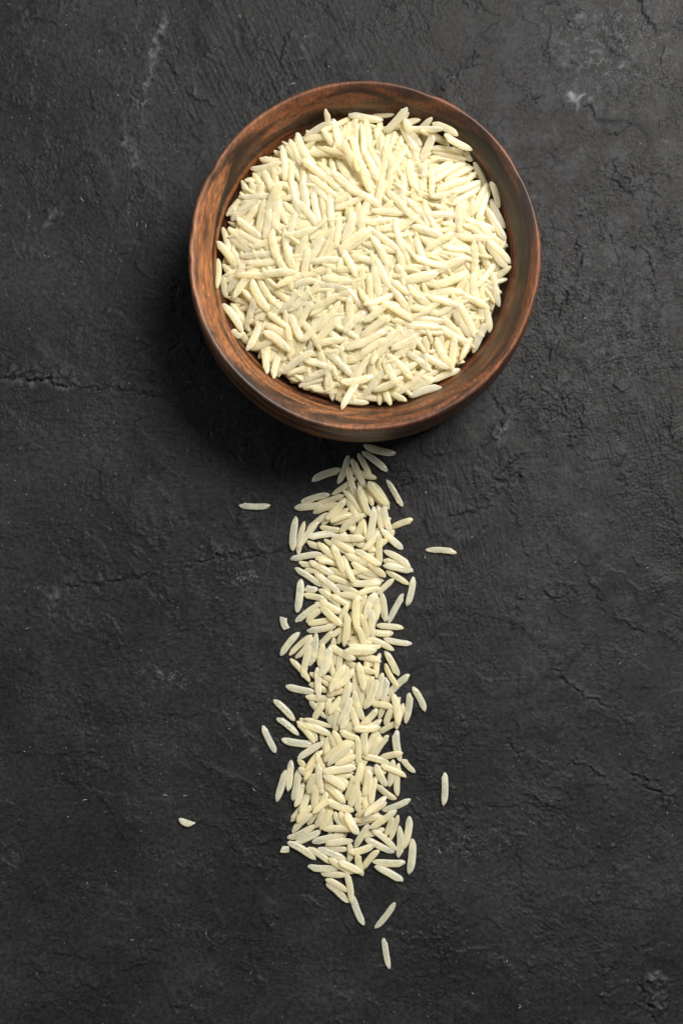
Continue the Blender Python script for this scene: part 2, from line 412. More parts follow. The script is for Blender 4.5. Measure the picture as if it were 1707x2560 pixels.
A = lambda *p: zl(0, 0, 1.836, p)
B = lambda *p: zl(0, 854, 2.24, p)
C = lambda *p: zl(1100, 854, 2.583, p)
D = lambda *p: zl(1100, 0, 2.583, p)
E = lambda *p: zl(854, 1707, 1.838, p)
F = lambda *p: zl(0, 1707, 1.836, p)
um = 1e-6
for pts, dp, wd, lp, sf, sd in [
    (A((750, 30), (765, 100), (720, 160), (700, 290), (690, 350), (660, 450), (655, 560)), 0, 5, 110 * um, .40, 1),
    (A((720, 260), (790, 310), (815, 385)), 260 * um, 5, 60 * um, 0, 1),
    (A((600, 420), (640, 460), (625, 540)), 260 * um, 6, 80 * um, .1, 1),
    (A((880, 370), (905, 400), (905, 450)), 60 * um, 5, 90 * um, .1, -1),
    (A((690, 580), (760, 650)), 120 * um, 4, 50 * um, 0, 1),
    (A((560, 600), (600, 680), (640, 740), (590, 790)), 60 * um, 5, 80 * um, .25, 1),
    (A((1420, 110), (1400, 250), (1360, 280)), 30 * um, 5, 70 * um, .15, 1),
    (A((1475, 230), (1500, 370)), 90 * um, 4, 50 * um, .0, 1),
    (A((830, 480), (905, 570)), 80 * um, 4, 50 * um, .0, 1),
    (A((200, 1060), (260, 950)), 0, 6, 30 * um, .22, 1),
    (B((0, 215), (100, 205), (240, 215), (340, 240), (430, 265)), 620 * um, 9, 330 * um, .22, 1),
    (B((330, 150), (352, 200), (400, 240)), 160 * um, 6, 150 * um, .10, 1),
    (B((430, 265), (560, 270), (680, 260), (800, 290), (970, 320)), 260 * um, 7, 90 * um, 0, 1),
    (B((600, 250), (700, 220), (750, 175), (820, 125)), 190 * um, 6, 110 * um, .05, 1),
    (B((780, 60), (830, 40), (870, 0)), 190 * um, 6, 110 * um, .05, 1),
    (B((900, 80), (960, 40), (1020, 0)), 190 * um, 6, 110 * um, .05, 1),
    (B((1290, 960), (1210, 1030), (1180, 1060)), 120 * um, 4, 60 * um, .05, 1),
    (B((1500, 800), (1380, 880)), 120 * um, 4, 60 * um, .05, 1),
    (B((340, 1600), (280, 1500), (285, 1430), (340, 1385)), 120 * um, 6, 150 * um, .12, -1),
    (B((340, 1385), (440, 1360), (600, 1350), (740, 1320), (870, 1310)), 280 * um, 7, 110 * um, 0, 1),
    (B((1060, 1260), (1150, 1225), (1230, 1210), (1350, 1205), (1440, 1195), (1568, 1190)), 300 * um, 7, 130 * um, .06, 1),
    (B((690, 670), (640, 770), (560, 880), (500, 900)), 110 * um, 5, 90 * um, 0, -1),
    (B((270, 880), (350, 880)), 110 * um, 4, 50 * um, 0, -1),
    (B((430, 1300), (330, 1330)), 60 * um, 5, 70 * um, .06, -1),
    (B((350, 1060), (500, 1045), (680, 1040)), 60 * um, 4, 50 * um, 0, -1),
    (C((480, 415), (560, 385), (640, 350), (720, 320)), 150 * um, 5, 130 * um, .14, 1),
    (C((310, 300), (340, 370), (390, 430), (430, 500)), 300 * um, 6, 70 * um, 0, 1),
    (C((480, 505), (420, 540), (370, 590), (385, 655)), 90 * um, 6, 240 * um, .30, -1),
    (C((385, 655), (410, 600), (470, 520)), 60 * um, 5, 180 * um, .28, 1),
    (C((360, 560), (355, 610), (385, 660)), 250 * um, 5, 0, 0, 1),
    (C((385, 660), (440, 740), (440, 860), (440, 1000), (465, 1100), (475, 1200)), 100 * um, 4, 60 * um, 0, 1),
    (C((515, 850), (490, 900), (545, 950)), 330 * um, 7, 120 * um, .05, 1),
    (C((30, 1150), (130, 1115), (230, 1100), (330, 1070)), 200 * um, 5, 120 * um, .03, 1),
    (C((870, 350), (900, 450), (905, 560), (980, 600)), 220 * um, 5, 90 * um, .03, 1),
    (C((830, 380), (780, 450), (770, 560)), 220 * um, 5, 90 * um, .05, 1),
    (C((850, 670), (905, 755), (1000, 765), (1120, 750)), 150 * um, 4, 70 * um, 0, 1),
    (C((650, 1270), (720, 1400), (770, 1480), (840, 1500)), 170 * um, 4, 60 * um, 0, 1),
    (C((640, 1600), (690, 1640), (740, 1670), (800, 1640)), 240 * um, 5, 130 * um, .03, 1),
    (C((700, 1700), (690, 1850), (665, 1950), (680, 2080)), 170 * um, 4, 50 * um, 0, 1),
    (C((690, 2080), (740, 2060), (800, 2080)), 80 * um, 5, 110 * um, .05, 1),
    (C((700, 2090), (760, 2140), (830, 2203)), 300 * um, 6, 80 * um, 0, 1),
    (C((1420, 1000), (1480, 1100), (1530, 1200)), 170 * um, 5, 60 * um, 0, 1),
    (C((1130, 830), (1200, 940)), 150 * um, 4, 60 * um, 0, 1),
    (C((760, 320), (770, 390), (830, 360)), 180 * um, 5, 70 * um, 0, 1),
    (C((500, 1290), (560, 1390)), 150 * um, 4, 60 * um, 0, 1),
    (C((1240, 1430), (1310, 1450)), 150 * um, 4, 60 * um, 0, 1),
    (D((1240, 1600), (1320, 1620), (1350, 1700), (1375, 1760), (1360, 1860), (1400, 1950)), 290 * um, 5, 60 * um, 0, 1),
    (D((890, 1530), (880, 1640), (900, 1660)), 260 * um, 5, 60 * um, 0, 1),
    (D((1390, 1400), (1385, 1500), (1380, 1600)), 160 * um, 4, 60 * um, 0, 1),
    (D((1350, 1240), (1430, 1290)), 120 * um, 4, 60 * um, .1, 1),
    (D((710, 1390), (725, 1520)), 100 * um, 4, 40 * um, .05, 1),
    (D((720, 1900), (715, 2050), (725, 2200)), 160 * um, 4, 40 * um, 0, 1),
    (D((560, 1170), (600, 1200)), 160 * um, 4, 60 * um, 0, 1),
    (D((880, 1380), (960, 1370)), 200 * um, 5, 60 * um, 0, 1),
    (D((1040, 1440), (1130, 1600), (1150, 1680)), 160 * um, 4, 50 * um, 0, 1),
    (D((1200, 640), (1230, 700), (1200, 820)), 120 * um, 4, 60 * um, .05, 1),
    (D((820, 600), (880, 640), (960, 620)), 0, 8, 20 * um, .75, 1),
    (D((870, 620), (885, 680), (885, 730)), 0, 5, 20 * um, .45, 1),
    (D((830, 640), (820, 700)), 0, 4, 20 * um, .35, 1),
    (D((1160, 420), (1210, 430)), 0, 5, 20 * um, .35, 1),
    (D((810, 330), (830, 400)), 0, 8, 0, .16, 1),
    (D((800, 110), (920, 120), (1040, 100)), 0, 6, 0, .20, 1),
    (D((960, 330), (1050, 335)), 0, 5, 0, .24, 1),
    (D((580, 1250), (620, 1280)), 0, 8, 0, .22, 1),
    (D((1460, 900), (1475, 910)), 0, 4, 0, .5, 1),
    (E((1050, 10), (1070, 40), (1180, 90), (1260, 135)), 230 * um, 5, 90 * um, .02, 1),
    (E((1040, 380), (1080, 365), (1140, 395), (1200, 450), (1270, 520)), 200 * um, 5, 110 * um, 0, 1),
    (E((1280, 390), (1400, 470), (1470, 525), (1568, 520)), 330 * um, 6, 90 * um, 0, 1),
    (E((880, 530), (950, 590)), 120 * um, 4, 60 * um, 0, 1),
    (E((1050, 700), (1070, 690), (1110, 690)), 60 * um, 5, 120 * um, .12, 1),
    (E((1110, 690), (1118, 760), (1100, 840), (1060, 890)), 120 * um, 4, 80 * um, 0, 1),
    (E((1120, 765), (1230, 750), (1340, 735)), 70 * um, 4, 60 * um, 0, 1),
    (E((300, 560), (340, 590), (370, 640)), 200 * um, 5, 80 * um, 0, 1),
    (E((750, 260), (800, 330), (850, 300)), 200 * um, 5, 60 * um, 0, 1),
    (E((1370, 1340), (1375, 1400), (1400, 1470), (1450, 1568)), 480 * um, 9, 100 * um, 0, 1),
    (E((1390, 1360), (1440, 1335), (1490, 1360)), 60 * um, 8, 220 * um, .14, -1),
    (E((1430, 1400), (1470, 1440), (1440, 1500)), 200 * um, 8, 160 * um, .12, 1),
    (F((645, 1180), (640, 1350), (632, 1560)), 130 * um, 4, 20 * um, 0, 1),
    (F((360, 110), (400, 170), (395, 230), (300, 260)), 120 * um, 5, 70 * um, 0, 1),
    (F((260, 180), (270, 165), (340, 155)), 100 * um, 4, 50 * um, 0, 1),
    (F((380, 335), (440, 315)), 120 * um, 4, 50 * um, 0, 1),
    (F((1080, 110), (1130, 240), (1190, 330)), 20 * um, 3, 10 * um, .14, 1),
    (F((760, 700), (800, 790), (820, 870)), 90 * um, 4, 40 * um, 0, 1),
    (F((30, 730), (60, 800), (90, 820)), 60 * um, 4, 80 * um, .10, 1),
    (F((600, 280), (610, 340), (670, 380)), 140 * um, 4, 50 * um, 0, 1),
]:
    line(pts, dp * 2.1, wd, lp * 2.6, sf, sd)

# random short cracks where the plaster is roughest
for k in range(150):
    px, py = rng.uniform(0, 1707), rng.uniform(0, 2560)
    if rng.random() < 0.55:
        px, py = rng.normal(1450, 170), rng.normal(780, 260)
    a = rng.uniform(0, 6.28); pts = [(px, py)]
    for q in range(rng.integers(2, 5)):
        a += rng.normal(0, 0.7); l = rng.uniform(8, 24)
        px += l * math.cos(a); py += l * math.sin(a); pts.append((px, py))
    line(pts, rng.uniform(50, 190) * um, rng.uniform(2.5, 4.5), rng.uniform(10, 70) * um, 0, 1 if rng.random() < .5 else -1)

# pale patch with chipped paint left of the trail, and a few scuffed patches
spk = sstep(fnoise(21, 0.0011, band=0.9) + 0.7 * fnoise(24, 0.004), 0.5, 2.2)
SC = np.maximum(SC, 0.70 * spk * blob(612, 1445, 26, 20))
SC = np.maximum(SC, 0.35 * spk * blob(420, 1690, 70, 30))
SC = np.maximum(SC, 0.30 * spk * blob(1520, 120, 200, 150))
SC = np.maximum(SC, 0.20 * spk * blob(1500, 790, 220, 300))
SC = np.maximum(SC, 0.25 * spk * blob(1160, 2110, 90, 50))
H += 0.0003 * blob(612, 1450, 22, 16) * (0.5 + spk)
SC = np.maximum(SC, 0.085 * sstep(fnoise(41, 0.012) + 0.5 * fnoise(42, 0.003), -0.3, 2.0) * blob(1480, 620, 420, 800))
specks = sstep(fnoise(23, 0.0008), 3.1, 3.6)
SC = np.clip(np.maximum(SC, 0.75 * specks), 0, 1)

# flat and fading outside the picture; flat under the bowl foot
edge = np.clip((0.10 - np.maximum(np.abs(XX) - 0.0, 0)) / 0.004, 0, 1) * np.clip((0.143 - np.abs(YY)) / 0.004, 0, 1)
H *= edge; SC *= edge
BX, BY = 0.005245, 0.05856
H -= H.max() * 0
ground_z = lambda x, y: H[np.clip(np.searchsorted(ay, y), 0, NY - 1), np.clip(np.searchsorted(ax, x), 0, NX - 1)]
V = np.stack([XX, YY, H], -1).reshape(-1, 3)
ii = (np.arange(NY - 1)[:, None] * NX + np.arange(NX - 1)[None, :]).reshape(-1)
Q = np.stack([ii, ii + 1, ii + NX + 1, ii + NX], -1)
me = mesh_np('table_surface', V, Q)
a = me.attributes.new('scuff', 'FLOAT', 'POINT'); a.data.foreach_set('value', SC.reshape(-1).astype(np.float32))
me.materials.append(M_PLASTER)
table = bpy.data.objects.new('table_surface', me); COL.objects.link(table)
tag(table, kind='structure')

# ------------------------------------------------------------------ bowl (origin at the foot centre)
mm = 0.001
prof = [  # (radius, z) in mm, from the foot centre outwards, up, over the rim, down inside
    (0, 0.25), (30, 0.25), (37.5, 0.25), (39.6, 0.8), (40.8, 2.2), (41.3, 4.5), (41.55, 8), (41.6, 12), (41.5, 16), (41.2, 20), (40.85, 24), (40.5, 27.5),
    (40.35, 29.6), (40.2, 30.6), (39.9, 31.15), (39.5, 31.35), (39.05, 31.1), (38.5, 30.5), (37.7, 29.6), (36.9, 28.4),
    (36.1, 27.0), (35.3, 25.1), (34.5, 22.8), (33.5, 19.8), (32.0, 15.6), (29.0, 11.8), (25, 8.8), (19, 6.6), (12, 5.6), (5, 5.2), (0, 5.15)]


def catmull(P, sub):
    P = np.array(P, float); out = []
    for i in range(len(P) - 1):
        p0 = P[max(i - 1, 0)]; p1 = P[i]; p2 = P[i + 1]; p3 = P[min(i + 2, len(P) - 1)]
        for s in range(sub):
            t = s / sub
            out.append(0.5 * ((2 * p1) + (-p0 + p2) * t + (2 * p0 - 5 * p1 + 4 * p2 - p3) * t * t + (-p0 + 3 * p1 - 3 * p2 + p3) * t ** 3))
    out.append(P[-1]); return np.array(out)


PR = catmull(prof, 3)
NS = 220
th = np.linspace(0, 2 * math.pi, NS, endpoint=False)
R = np.maximum(PR[1:-1, 0], 0)[:, None]; Z = PR[1:-1, 1][:, None]
wob = 1 + 0.0022 * np.sin(2 * th + 1.0) + 0.0016 * np.sin(3 * th + 0.4) + 0.0006 * np.sin(9 * th)
tool = 0.05 * np.sin(7 * th + 2)[None, :] * np.exp(-((Z - 30) / 3.0) ** 2)
chips = np.zeros((len(R), NS))
for (ca, cz, cs, cd) in [(3.0, 31, .05, .35), (3.17, 30.6, .03, .4), (2.62, 31, .04, .3), (3.42, 30.5, .04, .25), (4.78, 1.5, .035, 2.4), (0.5, 31, .05, .2), (1.2, 31.2, .06, .2)]:
    dth = (th - ca + math.pi) % (2 * math.pi) - math.pi
    chips += cd * np.exp(-(dth / cs) ** 2)[None, :] * np.exp(-((Z - cz) / 0.9) ** 2) * (R > 36)
RR = (R * wob[None, :] + tool - chips)
bv = np.stack([RR * np.cos(th)[None, :], RR * np.sin(th)[None, :], np.broadcast_to(Z, RR.shape)], -1).reshape(-1, 3) * mm
nr = len(R)
q = []
for i in range(nr - 1):
    j = np.arange(NS); jn = (j + 1) % NS
    q.append(np.stack([i * NS + j, i * NS + jn, (i + 1) * NS + jn, (i + 1) * NS + j], -1))
q = np.concatenate(q)
c0 = len(bv); c1 = c0 + 1
bv = np.vstack([bv, [[0, 0, PR[0, 1] * mm], [0, 0, PR[-1, 1] * mm]]])
j = np.arange(NS); jn = (j + 1) % NS
tri = np.concatenate([np.stack([np.full(NS, c0), jn, j], -1), np.stack([np.full(NS, c1), (nr - 1) * NS + j, (nr - 1) * NS + jn], -1)])
me = mesh_np('wooden_bowl', bv, q, tri)
me.materials.append(M_WOOD)
bowl = bpy.data.objects.new('wooden_bowl', me); COL.objects.link(bowl)
bowl.location = (BX, BY, 0)
tag(bowl, 'round dark brown wooden bowl heaped with rice on the black surface', 'bowl')

# ------------------------------------------------------------------ rice grain meshes (unit length along x, unit width y, unit thickness z)
def grain_arrays(seed, kind='whole', mirror=1, NT=15, NM=14):
    r = random.Random(seed)
    bend = r.uniform(-0.5, 0.5); tap = r.uniform(0.54, 0.70); flat = r.uniform(0.05, 0.3)
    if kind == 'broken':
        ts = [0.0, 0.03, 0.10, 0.3, 0.5, 0.7, 0.84, 0.93, 0.98, 1.0]
    elif kind == 'chip':
        ts = [0.0, 0.03, 0.10, 0.3, 0.5, 0.7, 0.9, 0.97, 1.0]
    else:
        ts = [0.0, 0.022, 0.055, 0.10, 0.135, 0.165, 0.20, 0.28, 0.40, 0.55, 0.68, 0.78, 0.86, 0.92, 0.965, 0.99, 1.0]
    notch = r.random() < 0.6; nc = r.uniform(0.11, 0.17); nd = r.uniform(0.25, 0.75) if r.random() < 0.75 else 0.05
    endp = r.uniform(1.8, 2.6); fat = r.uniform(-0.12, 0.12)
    rings = []
    for t in ts:
        # width profile for the far end and the germ end
        if kind in ('broken', 'chip'):
            e1 = 0.9 if t == 0 else (0.97 if t < 0.05 else 1.0)
            e2 = 0.92 if t == 1.0 else 1.0
            if kind == 'broken': e2 = (max(0.0, 1 - (max(0, t - 0.55) / 0.45) ** endp)) ** 0.5 if t < 1 else 0.12
            up = lo = e1 * e2
            skew = 0.16 * (0.5 - t) * 2 if t < .5 else -0.05 * (t - .5)
        else:
            far = (max(0.0, 1 - (max(0.0, t - tap) / (1.0015 - tap)) ** (endp + 0.2))) ** 0.56
            mid = 1 + fat * (0.5 - t)
            if notch:
                lo = far * mid * min(1.0, 0.50 + 0.55 * (t / 0.13) ** 0.7)
                u0 = 0.10 + 0.60 * t / nc if t < nc else min(1.0, 0.80 + 0.22 * (t - nc) / 0.05)
                up = far * mid * u0
            else:
                lo = up = far * mid * min(1.0, 0.28 + 0.75 * (t / 0.20) ** 0.70)
            skew = 0
        if t in (0.0, 1.0) and kind == 'whole':
            lo = max(lo, 0.10) * 0.7; up = max(up, 0.10) * 0.6
        ring = []
        for k in range(NM):
            a = 2 * math.pi * k / NM
            cy, cz = math.cos(a), math.sin(a)
            cy = math.copysign(abs(cy) ** 0.78, cy); cz = math.copysign(abs(cz) ** 0.62, cz)
            rib = 1 + 0.035 * math.cos(4 * a) + 0.02 * math.cos(6 * a)
            wv = (up if cy > 0 else lo) * 0.5 * rib
            hv = (0.55 * lo + 0.45 * min(up, lo)) ** 0.9 * 0.5 * rib
            x = t - 0.5
            y = cy * wv + bend * (0.25 - (2 * x) ** 2 * 0.5)
            zz = cz * hv * (1 - flat * 0.3 * (cz > 0))
            ring.append((x + (skew * cy if kind != 'whole' else 0.012 * cy * (t > .9)), y * mirror, zz))
        rings.append(ring)
    V = np.array([v for rg in rings for v in rg]); n = len(ts)
    qs = []
    for i in range(n - 1):
        k = np.arange(NM); kn = (k + 1) % NM
        if mirror < 0: qs.append(np.stack([i * NM + k, i * NM + kn, (i + 1) * NM + kn, (i + 1) * NM + k], -1)[:, ::-1])
        else: qs.append(np.stack([i * NM + k, i * NM + kn, (i + 1) * NM + kn, (i + 1) * NM + k], -1))
    qs = np.concatenate(qs)
    c0 = len(V); cA = V[:NM].mean(0); cB = V[-NM:].mean(0)
    cA[0] -= 0.004; cB[0] += 0.004
    V = np.vstack([V, cA, cB]); k = np.arange(NM); kn = (k + 1) % NM
    t1 = np.stack([np.full(NM, c0), kn, k], -1); t2 = np.stack([np.full(NM, c0 + 1), (n - 1) * NM + k, (n - 1) * NM + kn], -1)
    if mirror < 0: t1 = t1[:, ::-1]; t2 = t2[:, ::-1]
    return V, qs, np.concatenate([t1, t2])


VAR, VARM = [], []
for s in range(14):
    arr = grain_arrays(100 + s, 'whole', 1 if s % 2 else -1)
    m_ = mesh_np('rice_grain', *arr); m_.materials.append(M_RICE)
    VAR.append(arr); VARM.append(m_)
BROK = []
for s, kd in [(1, 'broken'), (2, 'broken'), (3, 'chip'), (4, 'chip')]:
    m_ = mesh_np('broken_rice_grain', *grain_arrays(200 + s, kd)); m_.materials.append(M_RICE); BROK.append(m_)


# ------------------------------------------------------------------ resting grains on a height field
class Field:
    def __init__(s, x0, x1, y0, y1, step, fn):
        s.x0, s.y0, s.step = x0, y0, step
        s.xs = np.arange(x0, x1, step); s.ys = np.arange(y0, y1, step)
        s.X, s.Y = np.meshgrid(s.xs, s.ys)
        s.H = fn(s.X, s.Y)

    def get(s, x, y):
        j = np.clip(((x - s.x0) / s.step).astype(int), 0, len(s.xs) - 1)
        i = np.clip(((y - s.y0) / s.step).astype(int), 0, len(s.ys) - 1)
        return s.H[i, j]

    def need(s, p1, p2, wd, hk, K=21):
        t = np.linspace(0, 1, K)
        x = p1[0] + (p2[0] - p1[0]) * t; y = p1[1] + (p2[1] - p1[1]) * t
        L = math.hypot(p2[0] - p1[0], p2[1] - p1[1]) + 1e-9
        nx, ny = -(p2[1] - p1[1]) / L, (p2[0] - p1[0]) / L
        pf = np.sqrt(np.clip(1 - np.abs(2 * t - 1) ** 3, 0.02, 1))
        h = np.full(K, -1.0)
        for o, f in ((0, 1.0), (-0.3, 0.8), (0.3, 0.8)):
            h = np.maximum(h, s.get(x + nx * o * wd * pf, y + ny * o * wd * pf) + hk * pf * f)
        return t, h

    def rest(s, p1, p2, wd, hk, maxslope):
        t, h = s.need(p1, p2, wd, hk)
        L = math.hypot(p2[0] - p1[0], p2[1] - p1[1]) + 1e-9
        K = len(t); best = None
        for i in range(0, K // 2 + 1):
            for j in range(K // 2, K):
                if j <= i: continue
                sl = (h[j] - h[i]) / (t[j] - t[i])
                ln = h[i] + sl * (t - t[i])
                if np.all(ln >= h - 2e-6):
                    c = h[i] + sl * (0.5 - t[i])
                    if best is None or c < best[0]: best = (c, sl)
        if best is None: best = (h.max(), 0.0)
        c, sl = best
        sl = max(-maxslope * L, min(maxslope * L, sl))
        return c - sl * 0.5, c + sl * 0.5

    def add(s, p1, p2, z1, z2, wd, hk, soft):
        m = wd
        xa, xb = sorted((p1[0], p2[0])); ya, yb = sorted((p1[1], p2[1]))
        j0 = max(0, int((xa - m - s.x0) / s.step)); j1 = int((xb + m - s.x0) / s.step) + 1
        i0 = max(0, int((ya - m - s.y0) / s.step)); i1 = int((yb + m - s.y0) / s.step) + 1
        X = s.X[i0:i1, j0:j1]; Y = s.Y[i0:i1, j0:j1]
        dx, dy = p2[0] - p1[0], p2[1] - p1[1]; LL = dx * dx + dy * dy + 1e-12
        t = ((X - p1[0]) * dx + (Y - p1[1]) * dy) / LL
        d = ((X - p1[0]) * dy - (Y - p1[1]) * dx) / math.sqrt(LL) / (wd * 0.5)
        pf = np.sqrt(np.clip(1 - np.abs(2 * t - 1) ** 3, 0, 1))
        ok = (t > 0) & (t < 1) & (np.abs(d) < pf)
        top = z1 + (z2 - z1) * t + hk * pf * np.sqrt(np.clip(1 - (d / np.maximum(pf, .05)) ** 2, 0, 1)) - soft
        Hs = s.H[i0:i1, j0:j1]
        s.H[i0:i1, j0:j1] = np.where(ok, np.maximum(Hs, top), Hs)


def grain_matrix(P1, P2, wd, hk2, roll):
    """end 1 is the germ tip; unit mesh -> world"""
    P1, P2 = Vector(P1), Vector(P2)
    d = P2 - P1; L = d.length
    x = d.normalized(); y = Vector((0, 0, 1)).cross(x)
    y = y.normalized() if y.length > 1e-6 else Vector((0, 1, 0))
    z = x.cross(y)
    Rm = Matrix((x, y, z)).transposed() @ Matrix.Rotation(roll, 3, 'X')
    return Rm, (P1 + P2) / 2, (L, wd, hk2)


def put_grain(name, mesh, P1, P2, wd, th_, roll):
    Rm, c, scl = grain_matrix(P1, P2, wd, th_, roll)
    o = bpy.data.objects.new(name, mesh)
    COL.objects.link(o)
    o.rotation_mode = 'QUATERNION'
    o.rotation_quaternion = Rm.to_quaternion(); o.location = c; o.scale = scl
    return o


